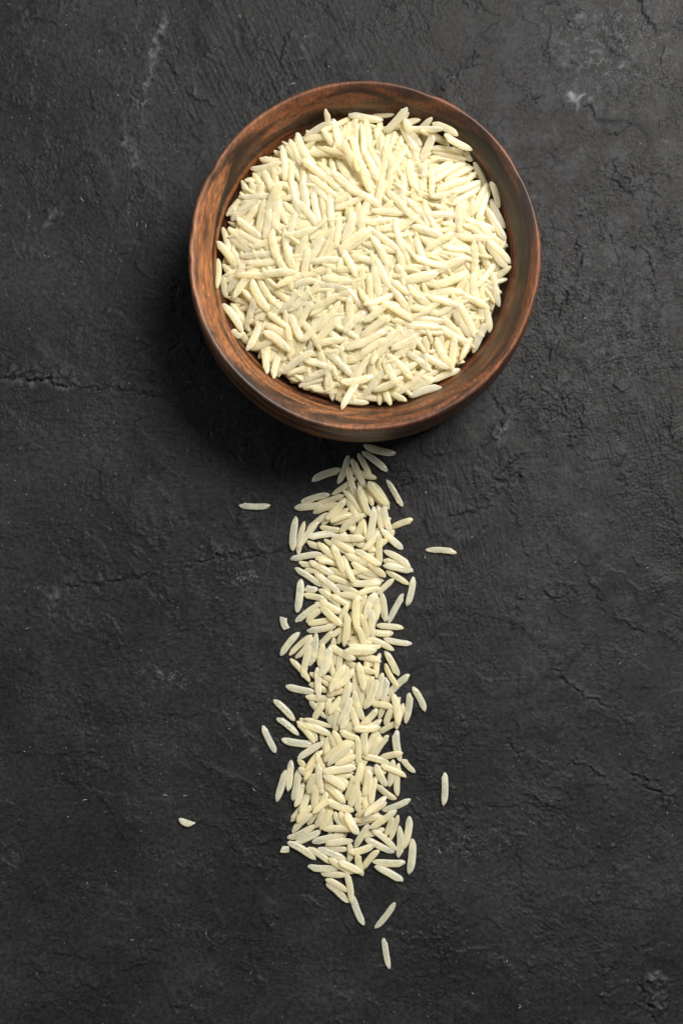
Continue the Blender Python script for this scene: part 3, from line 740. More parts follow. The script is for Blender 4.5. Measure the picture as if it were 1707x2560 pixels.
TRAIL = {
'A': """1300,155,950,65,85,0;1215,338,940,120,75,0;1035,418,895,145,70,0;708,318,385,435,85,0;795,168,680,480,75,1;828,200,970,525,75,1;880,405,608,598,65,0;780,295,870,625,75,2;1372,728,1205,428,65,0,s5;1240,748,1050,455,70,0;1000,455,1205,715,85,1;270,680,585,585,75,1;740,600,440,700,70,0;200,740,505,710,85,2;400,790,690,690,80,0;335,980,570,790,70,0;890,455,1000,700,60,0;735,540,935,795,70,1;745,625,905,885,72,2;900,500,1020,835,75,2;760,640,550,870,85,2;790,750,620,850,70,0;590,880,860,800,80,1;590,905,850,880,70,0;955,795,690,1000,85,3;475,950,720,990,70,1;985,490,1050,720,65,0;1000,520,1170,720,70,0;1070,725,1012,1098,85,3;1110,695,1145,980,75,2;1160,700,1240,1010,80,2;1490,865,1240,955,75,1;1250,850,1160,930,60,0;950,860,985,1040,55,1;950,880,840,1155,80,2;175,1205,215,830,85,0;235,1245,305,885,75,0;235,1182,455,885,70,1;1140,970,1378,1190,82,3;1290,985,1110,1160,75,0;490,925,600,850,60,0;775,520,870,640,55,0;900,600,960,780,60,0;780,960,900,990,70,0""",
'B': """345,145,650,100,80,1;965,155,600,140,85,3;330,205,520,255,75,0;155,385,505,320,75,1;520,170,800,335,60,1;455,200,680,400,80,2;600,160,890,335,75,2;620,225,735,535,80,4;425,375,640,365,70,0;460,395,680,430,75,1;245,430,480,450,70,0;360,405,640,570,75,2;548,485,800,580,80,1;308,500,520,535,65,0;722,345,848,640,80,3;748,345,1110,455,85,2;865,275,1140,455,80,4;1130,110,1125,440,78,3;1125,75,955,290,80,1;1000,305,1160,200,75,0;860,200,1000,260,75,0;1470,460,1170,285,80,2;1165,390,1400,455,75,0;1490,515,1165,445,85,1;1195,510,1448,660,70,2;812,435,1130,580,85,3;1000,430,1195,575,80,2;860,550,1170,620,60,0;560,570,840,675,75,2;795,650,1140,640,80,3;205,480,500,675,72,1;430,540,705,768,80,2;232,965,272,600,90,0;615,660,915,760,80,0;880,765,1140,690,70,2;1090,770,1280,595,70,1;320,700,455,715,75,0,k5;470,705,700,900,80,1;690,760,880,800,80,1;598,770,850,925,75,2;295,770,560,830,75,0;475,835,720,975,85,2;480,885,725,1115,85,3;210,1068,480,865,75,0;325,1068,500,920,75,0;345,1085,610,1040,75,0;335,1165,670,1105,78,1;870,780,880,1170,85,4;1065,735,965,1045,85,3;1085,750,1085,1075,80,1;1185,1065,1150,740,80,1;1385,760,1215,1080,72,0;1500,575,1430,895,78,0,s8;780,880,705,1045,75,2;980,770,915,940,60,0;905,785,890,900,60,0;785,970,742,1335,85,2;815,955,870,1120,65,1;1040,925,1040,1235,80,3;925,975,1000,1255,75,2""",
'C': """1090,190,1388,215,72,1;1275,280,1040,265,80,0;1478,395,1165,340,70,1;1010,325,1285,460,75,2;890,200,955,400,75,2;75,105,110,230,78,0,k1;45,515,250,258,80,0;140,512,388,288,68,0;222,555,400,320,65,0;290,755,368,395,78,2;382,635,442,268,80,1;158,550,375,800,70,0;470,410,620,250,75,0;595,312,760,205,72,1;670,390,750,240,70,1;800,290,870,200,75,0;655,640,620,300,68,0;515,380,475,660,78,1;590,415,498,752,95,3;580,405,860,570,80,2;780,345,920,320,80,0;770,385,1045,375,60,0;1140,430,790,410,72,2;740,465,1095,470,95,3;870,525,1145,575,80,2;1115,490,1088,765,70,1;1330,738,1188,465,78,1;1175,612,1325,865,65,2;1450,722,1218,945,80,1;762,595,1090,712,78,3;985,560,970,760,70,0;895,590,962,905,80,3;700,500,680,660,75,0;780,540,760,640,70,0;590,560,618,720,60,1;745,615,582,915,82,3;860,655,645,885,78,3;790,640,715,750,70,0;510,740,640,800,70,1;362,712,560,790,65,0;450,645,465,992,80,3;500,780,600,860,70,0;362,820,560,910,75,0;105,855,430,920,80,1;320,965,640,990,78,1;550,950,760,890,80,2;800,775,710,1130,95,3;865,690,850,900,80,1;900,840,935,1040,85,1;835,905,945,1225,85,2;985,750,985,940,75,0;1155,705,1098,1010,80,2;1205,755,1155,1030,85,1;1095,780,970,1105,90,3;1060,745,1030,850,70,0;1240,945,1115,1210,75,0;1285,932,1335,1285,90,3;1350,970,1290,1100,60,1;1462,925,1410,1260,82,0;1490,855,1630,1120,75,0,s9""",
'D': """820,65,685,365,90,4;1275,165,1030,120,78,1;565,75,600,370,80,1;-22,80,207,312,78,0,s10;15,275,250,468,72,0;350,75,545,290,65,0;520,125,400,310,80,1;720,50,570,240,80,2;310,290,615,385,60,2;280,345,605,465,85,3;265,280,455,530,80,0;228,318,430,550,75,1;410,575,55,525,85,0;235,725,520,545,82,1;660,180,645,440,80,1;810,200,710,410,75,1;815,140,890,400,85,3;860,310,740,440,70,1;1110,185,920,370,80,1;1260,170,1188,375,75,1;1150,300,1060,370,70,0;1115,445,1290,350,72,0;1390,125,1300,405,75,1;848,405,1138,390,82,4;685,430,910,515,85,3;625,420,700,590,80,2;490,450,520,600,60,0;560,470,555,660,75,0;590,470,650,600,75,1;958,420,975,690,85,2;1080,440,1010,570,75,0;1125,490,1020,700,80,1;1222,470,1065,695,72,0;1295,415,1345,758,90,1;885,475,893,778,72,4;790,540,515,750,100,3;825,545,555,800,85,4;760,520,860,600,90,1;840,620,760,700,80,0;870,695,640,790,85,2;505,625,322,855,70,1;245,725,375,950,75,0;430,680,535,860,80,2;460,780,490,1110,80,3;250,820,340,910,90,0;440,740,380,840,70,0;870,820,510,870,100,4;935,690,1245,780,80,3;1130,715,1335,670,80,2;1375,735,1510,880,65,0,k2;1135,800,1420,915,70,3;1275,735,1235,1035,80,1;1335,775,1310,1135,75,1;1080,790,1195,1030,85,1;1000,700,955,790,60,1;1010,840,965,1140,105,3;1075,910,1030,1235,85,2;930,775,870,1010,90,3;950,830,1040,850,80,0;620,935,840,910,60,2;515,895,755,1055,95,3;600,900,810,880,50,1;165,740,135,1080,78,1;110,850,5,1195,85,0;245,850,185,1185,85,1;298,985,215,1255,75,1;440,870,345,1110,90,2;860,920,760,1180,90,2""",
'E': """375,150,265,415,85,1;435,90,415,392,85,2;1090,95,1300,262,78,0;900,70,800,340,90,3;530,80,755,295,85,2;780,60,700,160,80,1;560,170,480,340,80,1;600,250,460,355,80,2;545,275,850,385,90,3;400,320,330,390,75,1;160,495,270,350,75,0;170,610,400,400,75,1;340,530,430,400,80,0;520,350,430,570,80,1;610,350,485,590,85,3;905,150,890,400,80,2;972,355,970,200,65,1;860,430,1000,375,80,1;1205,228,955,435,75,2;1205,290,1010,400,65,1;1465,258,1155,385,75,1;850,495,1180,440,80,2;870,535,1000,500,50,1;1310,370,1015,580,80,3;1265,440,1195,660,75,2;1330,425,1240,705,65,1;1345,888,1345,540,80,0;1460,440,1395,795,85,0;1490,682,1455,1070,90,0;1180,575,980,650,75,0;1055,578,1322,812,72,3;968,680,1285,838,80,2;1012,530,850,785,80,3;795,845,1075,755,85,1;620,400,740,550,80,1;690,390,790,560,80,2;755,400,888,640,95,3;510,575,850,580,80,2;128,690,432,540,78,1;215,725,490,600,80,2;390,720,745,645,90,1;540,735,840,705,80,2;130,710,435,905,85,0;345,775,605,950,75,1;450,785,765,915,85,1;785,805,590,770,70,0;805,935,800,720,75,0;572,900,850,1065,80,2;680,930,935,1055,85,3;885,840,920,1035,80,2;935,1010,1115,800,78,1;1405,955,1045,935,85,1;345,1000,705,1005,80,0;55,800,140,800,78,0,k4""",
'F': """1380,230,1075,60,85,0;490,145,775,165,75,1;545,200,785,345,75,1;555,240,790,465,80,0;950,712,820,380,80,0;768,125,825,475,78,2;1300,465,1080,750,72,0,s6;1172,850,1228,1189,70,0,s7"""}
# x1, y1, x2, y2, width in photo pixels, flag
STRAYS = [(598, 1264, 676, 1266, 16.5, 's1'), (1141, 1379, 1063, 1374, 16, 's2'), (656, 1814, 689, 1882, 17, 's3'),
          (1111, 1931, 1110, 2014, 17.5, 's4'), (481, 2063, 447, 2049, 18, 'k3')]
LABELS = {
 's1': 'lone rice grain lying level on the black surface, left of the top of the trail',
 's2': 'lone rice grain lying level on the black surface, right of the upper trail',
 's3': 'lone slanted rice grain just off the left edge of the trail, beyond all others',
 's4': 'lone upright rice grain on the black surface, right of the lower trail',
 's5': 'slanting rice grain alone at the right of the trail head, under the bowl',
 's6': 'rice grain leaning right below the trail end, last but one from the bottom',
 's7': 'lowest rice grain of all, nearly upright, alone below the end of the trail',
 's8': 'upright rice grain with a brownish lower tip at the right of the trail',
 's9': 'slanting rice grain sticking out furthest right of the middle of the trail',
 's10': 'slanting rice grain at the left edge of the trail, above a parallel one',
 'k1': 'short broken rice piece, square ended, off the left edge of the upper trail',
 'k2': 'half rice grain, square ended, off the right edge of the trail',
 'k3': 'small white broken rice piece lying alone far left of the lower trail',
 'k4': 'tiny white rice crumb touching the left corner of the lower trail',
 'k5': 'short stubby rice piece within the upper left of the trail'}
HEAP = {
'P': """1180,350,1190,470,50,1;1040,560,1220,450,60,1;1265,450,1380,380,50,1;1350,395,1622,445,65,2;1230,430,1280,650,65,2;1145,510,1250,650,60,1;935,545,1035,745,70,2;890,590,965,740,62,1;1000,590,1170,575,60,1;835,635,850,860,60,2;865,640,950,780,55,1;635,725,815,755,60,1;565,820,745,790,60,1;610,850,650,960,60,0;670,810,770,1000,65,2;760,790,780,960,60,1;760,790,880,900,60,1;905,755,895,980,55,3;505,920,575,1010,55,1;600,910,600,1010,60,1;690,930,640,1010,70,1;490,1050,725,1030,55,2;390,1190,480,1090,55,0;430,1225,620,1075,70,2;640,1100,545,1250,60,2;820,920,740,1110,75,3;700,1060,660,1260,65,1;735,1110,700,1345,65,3;815,1050,770,1280,75,2;870,1260,820,1130,60,1;905,900,960,1130,60,3;985,890,1030,1110,65,3;990,750,1190,915,70,4;1110,770,1210,860,60,2;1115,655,1335,700,55,3;1045,700,1200,705,60,2;1305,590,1370,740,65,3;1310,480,1350,590,60,1;1345,500,1385,440,60,1;1415,440,1410,580,50,2;1385,560,1425,815,65,3;1490,425,1520,680,55,3;1460,480,1475,700,50,2;1465,660,1570,885,65,3;1440,740,1500,950,65,3;1210,730,1250,870,55,1;1260,750,1400,960,65,3;1300,740,1430,890,55,2;1215,835,1370,985,70,4;1040,870,1240,1030,60,4;1190,910,1290,1000,60,3;985,790,1000,890,55,2;1010,870,1140,1020,60,2;1070,980,1120,1220,60,3;1140,1045,1160,1180,60,1;1205,1015,1220,1255,65,4;1250,1100,1360,1000,70,3;1245,1140,1445,1050,55,4;1385,985,1560,1090,60,4;945,1065,1115,1275,65,4;835,1090,940,1170,60,2;840,1060,930,1040,60,1;960,1190,1070,1210,50,1;945,1145,895,1330,60,3;930,1290,1090,1250,60,2;855,1360,1105,1290,70,4;1170,1180,1150,1330,60,2;1045,1370,1150,1320,60,3;1230,1240,1200,1400,65,3;1280,1180,1260,1380,60,3;1340,1120,1360,1220,70,1;1400,1160,1320,1370,75,3;1440,1070,1400,1220,60,2;1530,1020,1470,1160,70,3;470,1210,670,1365,65,3;465,1300,640,1400,60,2;410,1280,600,1440,60,2;365,1275,405,1460,60,1;415,1365,600,1480,60,3;315,1390,450,1560,65,2;585,1440,810,1370,60,2;740,1300,790,1500,70,4;850,1290,870,1480,60,2;860,1400,930,1600,70,3;640,1410,680,1490,50,1;500,1510,740,1490,55,3;1160,1340,1060,1520,60,4;1020,1400,950,1560,65,3;1525,1290,1315,1435,85,5;1530,1330,1330,1460,50,4;1250,1380,1200,1480,60,2;1375,1500,1525,1535,70,3;440,1440,500,1568,60,2;1460,1400,1560,1450,50,2;1030,1340,990,1420,70,2""",
'Q': """80,385,270,380,45,1;375,320,260,460,65,3;385,380,330,430,55,2;375,450,480,415,60,2;570,410,500,480,55,2;565,460,770,555,60,3;430,510,650,510,55,3;185,495,330,500,50,2;340,430,475,650,65,4;315,460,455,700,65,5;580,540,475,770,70,5;580,570,700,640,60,3;655,560,880,675,62,3;555,655,830,700,60,5;560,690,835,750,50,4;540,730,710,750,60,3;830,680,890,750,50,2;905,755,985,930,60,3;40,425,75,680,55,3;20,470,30,720,60,3;125,500,140,620,65,2;165,530,165,670,65,2;280,530,250,610,50,1;235,510,215,600,50,2;340,560,280,690,60,3;200,640,210,710,55,1;375,620,275,800,60,3;400,650,440,760,60,2;240,700,240,765,50,1;90,680,140,780,60,2;210,760,160,880,50,1;245,820,210,1000,60,2;180,870,130,1090,60,3;370,750,430,960,70,4;360,790,320,830,45,1;345,850,340,1060,60,3;295,880,290,1000,50,1;400,960,440,1110,60,3;200,980,330,1120,60,4;505,760,500,880,55,2;475,890,700,780,65,4;555,800,560,1050,55,4;610,890,810,770,65,4;810,780,900,760,50,3;660,920,885,805,60,3;830,910,915,850,55,4;590,995,850,900,70,5;845,960,945,920,60,4;710,1010,840,980,60,3;765,1070,945,960,60,4;1000,935,870,1190,65,5;1020,960,930,1210,65,4;1045,910,1090,1130,55,3;1020,1060,1140,1290,60,4;1000,1145,1140,1385,60,5;490,920,470,990,60,1;440,1010,560,1050,50,2;660,1000,650,1060,50,1;580,1100,700,1150,55,2;530,1180,740,1190,60,4;890,1050,850,1180,50,2;815,1070,810,1190,60,2;770,1080,775,1290,60,5;500,1120,600,1310,60,3;360,1050,470,1170,60,3;460,1180,340,1270,60,4;330,1110,420,1200,60,3;80,1150,330,1170,60,4;270,1060,170,1150,60,2;640,1240,740,1280,60,2;600,1310,740,1290,50,3;815,1215,1015,1285,60,3;800,1260,930,1300,60,3;940,1280,1150,1440,60,4;1000,1380,1185,1560,60,5;920,1310,1000,1360,60,3;265,1205,330,1450,60,5;400,1270,600,1340,65,4;130,1310,260,1260,55,3;90,1300,260,1430,60,4;200,1350,290,1340,55,2;90,1340,200,1540,65,4;430,1350,490,1510,60,4;480,1350,560,1430,60,3;735,1320,530,1450,60,4;740,1350,920,1360,60,4;640,1440,850,1450,65,4;895,1385,890,1625,60,5;930,1390,990,1560,60,3;970,1390,1060,1500,60,3;630,1470,850,1530,55,3;520,1520,640,1460,55,3;410,1510,620,1575,60,5;20,1400,190,1450,60,3;380,1330,400,1400,45,2;90,1470,110,1600,60,2;20,1160,5,1290,70,2;50,1250,200,1230,60,2;300,1450,330,1620,70,3""",
'R': """335,20,325,255,50,2;370,60,430,150,60,2;370,150,390,330,60,1;540,60,420,260,70,3;550,190,445,330,65,4;470,150,660,160,60,4;530,60,780,45,60,4;665,145,885,130,65,5;790,0,880,190,70,4;680,90,740,240,60,2;580,190,695,390,75,4;640,170,730,320,60,3;520,260,610,360,60,3;400,320,590,380,50,2;370,370,530,600,65,4;430,370,525,510,55,3;530,390,530,460,45,1;595,400,545,580,60,3;620,400,600,500,50,1;720,420,600,550,60,3;740,240,870,350,60,3;720,310,840,420,60,3;600,350,680,460,55,2;440,580,510,640,60,1;510,600,570,690,60,1;640,570,555,750,65,4;765,650,580,745,60,4;685,525,850,620,70,4;690,585,900,740,75,5;875,550,890,750,60,4;640,800,690,750,60,2;710,930,690,790,60,2;715,700,725,840,55,3;750,965,790,830,60,2;820,740,815,860,60,3;765,700,760,800,60,3;800,950,850,820,60,1;720,440,840,540,60,3;860,420,860,540,55,2;890,440,955,590,65,4;820,270,1000,210,65,3;1010,240,860,400,60,5;1070,250,930,400,65,3;1075,330,1000,480,60,4;990,400,930,510,60,3;1110,270,1110,360,50,2;1280,300,1075,420,65,4;1170,430,1080,530,60,3;985,500,1080,650,60,3;940,660,935,600,50,2;900,650,950,720,50,2;1200,460,1060,600,65,3;1285,480,1130,640,65,4;1080,640,1050,740,60,2;1020,620,950,760,70,2;1085,690,1335,655,60,5;1300,690,1340,885,65,4;1170,740,1320,880,65,4;1130,730,1140,820,70,2;1075,745,870,880,65,5;1000,810,1200,870,65,4;800,910,1070,880,55,4;940,970,870,930,50,2;980,990,1180,900,60,4;960,1020,1060,990,60,3;1030,1030,1180,1050,60,3;1190,930,1230,1135,60,5;1260,980,1250,920,50,2;1250,1130,1320,1020,60,3;1395,1030,1290,1210,60,5;1270,1130,1510,1150,60,3;1290,1000,1550,945,65,5;1530,1090,1450,1010,50,3;1430,1080,1400,1050,50,1;1430,1100,1640,1130,60,2;1420,830,1350,950,75,3;1520,770,1390,950,65,4;1560,700,1380,820,70,4;1530,820,1540,910,60,3;1230,530,1400,630,60,3;1500,420,1325,580,70,5;1480,470,1400,610,60,3;1360,300,1360,500,65,4;1290,350,1190,490,60,4;1300,380,1290,440,45,2;1250,320,1330,340,50,2;1320,230,1450,380,60,3;1420,260,1530,370,55,4;1085,215,1330,255,60,3;1145,170,1365,200,70,4;1010,190,1150,210,60,2;1030,130,890,190,60,4;1070,130,1150,110,60,2;1190,60,1195,170,60,3;1045,50,1250,30,60,4;1280,-85,1400,130,65,5;1230,110,1490,105,60,4;1390,140,1400,260,60,2;1520,130,1520,320,60,3;1460,190,1470,280,50,1;1570,570,1390,700,75,4;1040,-70,1010,110,60,4""",
'S': """120,20,200,190,65,4;110,60,140,300,70,4;65,140,80,330,55,3;290,60,335,200,75,3;350,90,560,80,55,3;345,195,590,140,85,6;585,130,770,40,70,4;580,240,825,135,75,5;835,150,745,300,65,4;860,190,830,300,50,3;880,110,905,340,75,5;925,80,925,165,40,3;1070,40,925,230,55,5;1060,70,1080,170,60,3;1090,20,1160,110,60,4;1195,80,1100,150,55,3;1165,180,940,240,45,3;1040,165,1085,400,60,6;925,270,1000,310,60,2;980,260,1040,300,60,2;1035,320,1030,430,60,2;960,330,990,400,50,1;780,300,1020,415,60,6;500,210,510,270,50,2;540,290,700,285,70,4;240,185,390,290,60,4;170,220,250,270,50,3;250,250,390,450,60,6;370,240,530,370,65,4;350,320,420,350,50,3;30,390,260,300,55,5;0,280,90,400,60,4;170,350,400,495,65,6;30,520,190,390,60,5;380,395,520,430,65,4;460,470,580,380,60,5;530,320,780,390,65,6;595,480,680,410,60,4;715,280,760,400,55,5;770,370,855,540,65,6;715,400,790,520,60,5;620,460,740,580,65,4;830,600,810,500,60,4;880,400,920,420,55,2;950,525,950,440,60,3;985,430,1035,605,60,4;985,540,880,760,65,4;920,500,800,620,60,2;870,620,785,820,60,4;880,640,850,760,50,2;800,530,760,620,60,3;400,490,610,510,60,4;370,540,640,560,75,6;620,560,790,650,65,5;400,580,620,600,50,4;640,600,630,690,60,3;710,640,665,730,55,4;780,700,780,620,50,2;580,640,690,840,65,5;740,660,715,900,60,6;230,480,75,600,65,4;210,570,75,650,70,5;240,500,370,520,60,3;320,560,280,600,60,2;280,580,150,760,70,4;430,570,220,710,65,5;480,600,290,710,65,5;485,640,285,780,65,6;520,630,510,700,60,3;530,750,620,740,50,3;360,740,540,885,65,4;470,760,700,890,60,5;205,765,415,965,65,6;175,790,280,990,65,5;0,640,130,540,60,4;-10,780,135,690,70,4;85,760,0,910,60,4;100,800,80,910,60,3;150,780,145,870,45,2;450,840,360,880,60,4;530,860,440,970,60,3;190,890,85,1020,65,4;340,960,100,1060,65,5;785,890,560,980,60,4;640,880,500,940,60,3;590,960,390,1030,75,4;635,1020,380,1100,65,3;400,990,290,1090,55,5;250,1090,320,1010,55,3;155,1170,150,1060,60,3;230,1180,200,1050,60,3;365,1145,280,1100,55,2"""}


# ------------------------------------------------------------------ spilled trail
TZ = 4.3556
TORG = {'A': (690, 1100), 'B': (690, 1310), 'C': (690, 1520), 'D': (690, 1730), 'E': (690, 1940), 'F': (690, 2150)}
trail = []
for key, txt in TRAIL.items():
    for row in txt.split(';'):
        row = row.strip()
        if not row: continue
        v = row.split(',')
        x1, y1, x2, y2, wd, lv = map(float, v[:6])
        flag = v[6].strip() if len(v) > 6 else ''
        l = math.hypot(x2 - x1, y2 - y1)
        if l < 215 and not flag:
            k = 255 / l; x2 = x1 + (x2 - x1) * k; y2 = y1 + (y2 - y1) * k
        ox, oy = TORG[key]
        trail.append([ox + x1 / TZ, oy + y1 / TZ, ox + x2 / TZ, oy + y2 / TZ, wd / TZ, lv, flag, len(trail)])
for (x1, y1, x2, y2, wd, flag) in STRAYS:
    trail.append([x1, y1, x2, y2, wd, 0, flag, len(trail)])
for g in [q for q in trail if q[5] >= 2]:           # unseen grains that pack the middle of the spill
    rr = random.Random(int(g[0] * 3 + g[1] * 7))
    if rr.random() < 0.8 and abs((g[0] + g[2]) / 2 - 868) < 70 and 1190 < (g[1] + g[3]) / 2 < 2080:
        cx_, cy_ = (g[0] + g[2]) / 2 + rr.gauss(0, 9), (g[1] + g[3]) / 2 + rr.gauss(0, 9)
        an, hl = rr.uniform(0, 3.14), rr.uniform(36, 42)
        trail.append([cx_ - hl * math.cos(an), cy_ - hl * math.sin(an), cx_ + hl * math.cos(an), cy_ + hl * math.sin(an), 17.5, -1, '', len(trail)])
trail.sort(key=lambda g: (g[5], g[7]))
placed = []      # (where, P1, P2, width, thickness, roll, mesh index or broken mesh, flag, photo ends)
fld = Field(-0.06, 0.06, -0.13, 0.03, 0.0002, lambda X, Y: H[np.clip(np.searchsorted(ay, Y[:, 0]), 0, NY - 1)][:, np.clip(np.searchsorted(ax, X[0]), 0, NX - 1)] * 0.6)
for g in trail:
    x1, y1, x2, y2, wd, lv, flag, _ = g
    rr = random.Random(int(x1 * 131 + y1 * 17))
    W = wd * PX * 0.91
    T = min(W * rr.uniform(0.64, 0.74), 0.00145); hk = T / 2
    p1, p2 = unproj(x1, y1, 0.0015), unproj(x2, y2, 0.0015)
    z1, z2 = fld.rest(p1, p2, W, hk, 0.22)
    p1, p2 = unproj(x1, y1, z1), unproj(x2, y2, z2)
    fld.add(p1, p2, z1, z2, W, hk, 0.00045 if lv > 0 else 0.00030 if lv == 0 else 0.00070)
    short = flag.startswith('k')
    if short: mesh = BROK[{'k1': 2, 'k2': 0, 'k3': 1, 'k4': 3, 'k5': 0}[flag]]
    placed.append(['trail', (*p1, z1), (*p2, z2), W, T, math.radians(rr.uniform(-14, 14)), mesh if short else rr.randrange(14), flag, (x1, y1, x2, y2)])

# ------------------------------------------------------------------ rice in the bowl
BZ = 3.136
BORG = {'P': (440, 160), 'Q': (900, 160), 'R': (440, 640), 'S': (900, 640)}


def heap(x, y):                                     # underside of the visible layer, a little higher on the far side
    r = np.hypot(x, y)
    return (26.2 - 4.9 * np.clip(r / 0.0345, 0, 1.1) ** 2.2 + 2.4 * np.clip(y / 0.035, -0.3, 1.0) * np.clip(r / 0.035, 0, 1)) * mm


bowlg = []
for key, txt in HEAP.items():
    for row in txt.split(';'):
        row = row.strip()
        if not row: continue
        x1, y1, x2, y2, wd, lv = map(float, row.split(',')[:6])
        ox, oy = BORG[key]
        bowlg.append([ox + x1 / BZ, oy + y1 / BZ, ox + x2 / BZ, oy + y2 / BZ, wd / BZ, lv])
fb = Field(BX - 0.042, BX + 0.042, BY - 0.042, BY + 0.042, 0.0002, lambda X, Y: np.where(
    np.hypot(X - BX, Y - BY) < 0.0325, heap(X - BX, Y - BY) - 0.0006,
    np.interp(np.hypot(X - BX, Y - BY) / mm, PR[-45:][::-1, 0], PR[-45:][::-1, 1]) * mm))
wall_r = np.interp(np.arange(5.2, 31.8, 0.1), PR[-45:][::-1, 1], PR[-45:][::-1, 0])


def inner_r(z):                                     # inner wall radius (m) at height z (m)
    return float(np.interp(z / mm, np.arange(5.2, 31.8, 0.1), wall_r)) * mm


def clampr(x, y, z, pad=0.0004):
    r = math.hypot(x - BX, y - BY); m_ = inner_r(z) - pad
    if r > m_:
        k = m_ / r; x = BX + (x - BX) * k; y = BY + (y - BY) * k
    return x, y


mass_v, mass_q, mass_t, mass_tone = [], [], [], []
mass_n = 0


def mass_add(arr, P1, P2, wd, T, roll, tone):
    global mass_n
    Rm, c, scl = grain_matrix(P1, P2, wd, T, roll)
    V = (arr[0] * np.array(scl)) @ np.array(Rm).T + np.array(c) - np.array((BX, BY, 0))
    mass_v.append(V); mass_q.append(arr[1] + mass_n); mass_t.append(arr[2] + mass_n)
    mass_tone.append(np.full(len(V), tone)); mass_n += len(V)


# under layer: random grains packed below the visible ones
for k in range(1500):
    rr = random.Random(5000 + k)
    r = 0.0318 * math.sqrt(rr.random()); a = rr.uniform(0, 6.283)
    x, y = BX + r * math.cos(a), BY + r * math.sin(a)
    zc = float(heap(x - BX, y - BY)) + rr.uniform(-2.2, -0.4) * mm
    az = rr.uniform(0, 6.283); L = rr.uniform(8.0, 9.3) * mm; el = rr.gauss(0, 0.11)
    el = max(-0.7, min(0.7, el))
    dx, dy, dz = math.cos(az) * math.cos(el) * L / 2, math.sin(az) * math.cos(el) * L / 2, math.sin(el) * L / 2
    P = [(x - dx, y - dy, zc - dz), (x + dx, y + dy, zc + dz)]
    P = [(*clampr(p[0], p[1], min(p[2], 0.0310), 0.0010), p[2]) for p in P]
    W = rr.uniform(1.5, 1.8) * mm
    mass_add(VAR[rr.randrange(14)], P[0], P[1], W, W * 0.72, rr.uniform(-1.5, 1.5), rr.random())
    fb.add(P[0][:2], P[1][:2], P[0][2], P[1][2], W, W * .36, 0.0010)

bowl_idx = sorted(range(len(bowlg)), key=lambda i: (bowlg[i][5], i))
for i in bowl_idx:
    x1, y1, x2, y2, wd, lv = bowlg[i]
    rr = random.Random(int(x1 * 77 + y1 * 13 + x2))
    zg = 0.0265 - 0.0035 * (math.hypot((x1 + x2) / 2 - 911, (y1 + y2) / 2 - 645) / 370) ** 2 + 0.0003 * lv + 0.0022 * max(0, (645 - (y1 + y2) / 2) / 370)
    s = (CAM_H - zg) / CAM_H
    l = math.hypot(x2 - x1, y2 - y1)
    want = rr.uniform(82, 96)
    if l < want - 6:                                 # partly covered grains reach on under their neighbours
        k = want / l
        nx, ny = x1 + (x2 - x1) * k, y1 + (y2 - y1) * k
        if math.hypot(nx - 911, ny - 645) < 355: x2, y2 = nx, ny
        else:
            qx, qy = x2 + (x1 - x2) * k, y2 + (y1 - y2) * k
            if math.hypot(qx - 911, qy - 645) < 355: x1, y1 = qx, qy
    W = wd * PX * s * 0.91
    T = min(W * rr.uniform(0.66, 0.78), 0.0015); hk = T / 2
    p1, p2 = unproj(x1, y1, zg), unproj(x2, y2, zg)
    z1, z2 = fb.rest(p1, p2, W, hk, 0.30)
    if l < want * 0.62 and lv <= 3:                  # the covered end dips
        z2 -= 0.0011; z1 += 0.0002
    z1 = min(z1, 0.0335); z2 = min(z2, 0.0335)
    q1 = clampr(*unproj(x1, y1, z1), min(z1, 0.0310)); q2 = clampr(*unproj(x2, y2, z2), min(z2, 0.0310))
    fb.add(q1, q2, z1, z2, W, hk, 0.00075)
    placed.append(['bowl', (*q1, z1), (*q2, z2), W, T, math.radians(rr.uniform(-16, 16)), rr.randrange(14), '', (x1, y1, x2, y2)])

# how much of each grain shows from above: a small depth buffer at half the photo's size
ZB = np.full((1280, 854), -1.0); IDB = np.full((1280, 854), -1)
for n_, g in enumerate(placed):
    pp = []
    for P in (g[1], g[2]):
        k = CAM_H / (CAM_H - P[2]) / PX
        pp.append(((P[0] * k + CX) / 2, (CY - P[1] * k) / 2))
    (xa, ya), (xb, yb) = pp
    wpx = g[3] / PX / 2 * 1.03
    j0, j1 = int(max(0, min(xa, xb) - wpx)), int(max(xa, xb) + wpx) + 1
    i0, i1 = int(max(0, min(ya, yb) - wpx)), int(max(ya, yb) + wpx) + 1
    Yg, Xg = np.mgrid[i0:i1, j0:j1]
    dx, dy = xb - xa, yb - ya; LL = dx * dx + dy * dy + 1e-9
    t = ((Xg - xa) * dx + (Yg - ya) * dy) / LL
    d = ((Xg - xa) * dy - (Yg - ya) * dx) / math.sqrt(LL) / (wpx / 2)
    pf = np.sqrt(np.clip(1 - np.abs(2 * t - 1) ** 4, 0, 1))
    zt = g[1][2] + (g[2][2] - g[1][2]) * t + g[4] / 2 * np.sqrt(np.clip(1 - d * d, 0, 1))
    Zw = ZB[i0:i1, j0:j1]; Iw = IDB[i0:i1, j0:j1]
    u = (t > 0) & (t < 1) & (np.abs(d) < pf) & (zt > Zw)
    Zw[u] = zt[u]; Iw[u] = n_
show = np.bincount(IDB[IDB >= 0], minlength=len(placed)).astype(float)
for n_, g in enumerate(placed):
    if g[7]: show[n_] += 1e6                         # strays and broken pieces always stand alone
singles = sorted(np.argsort(-show)[:300].tolist())

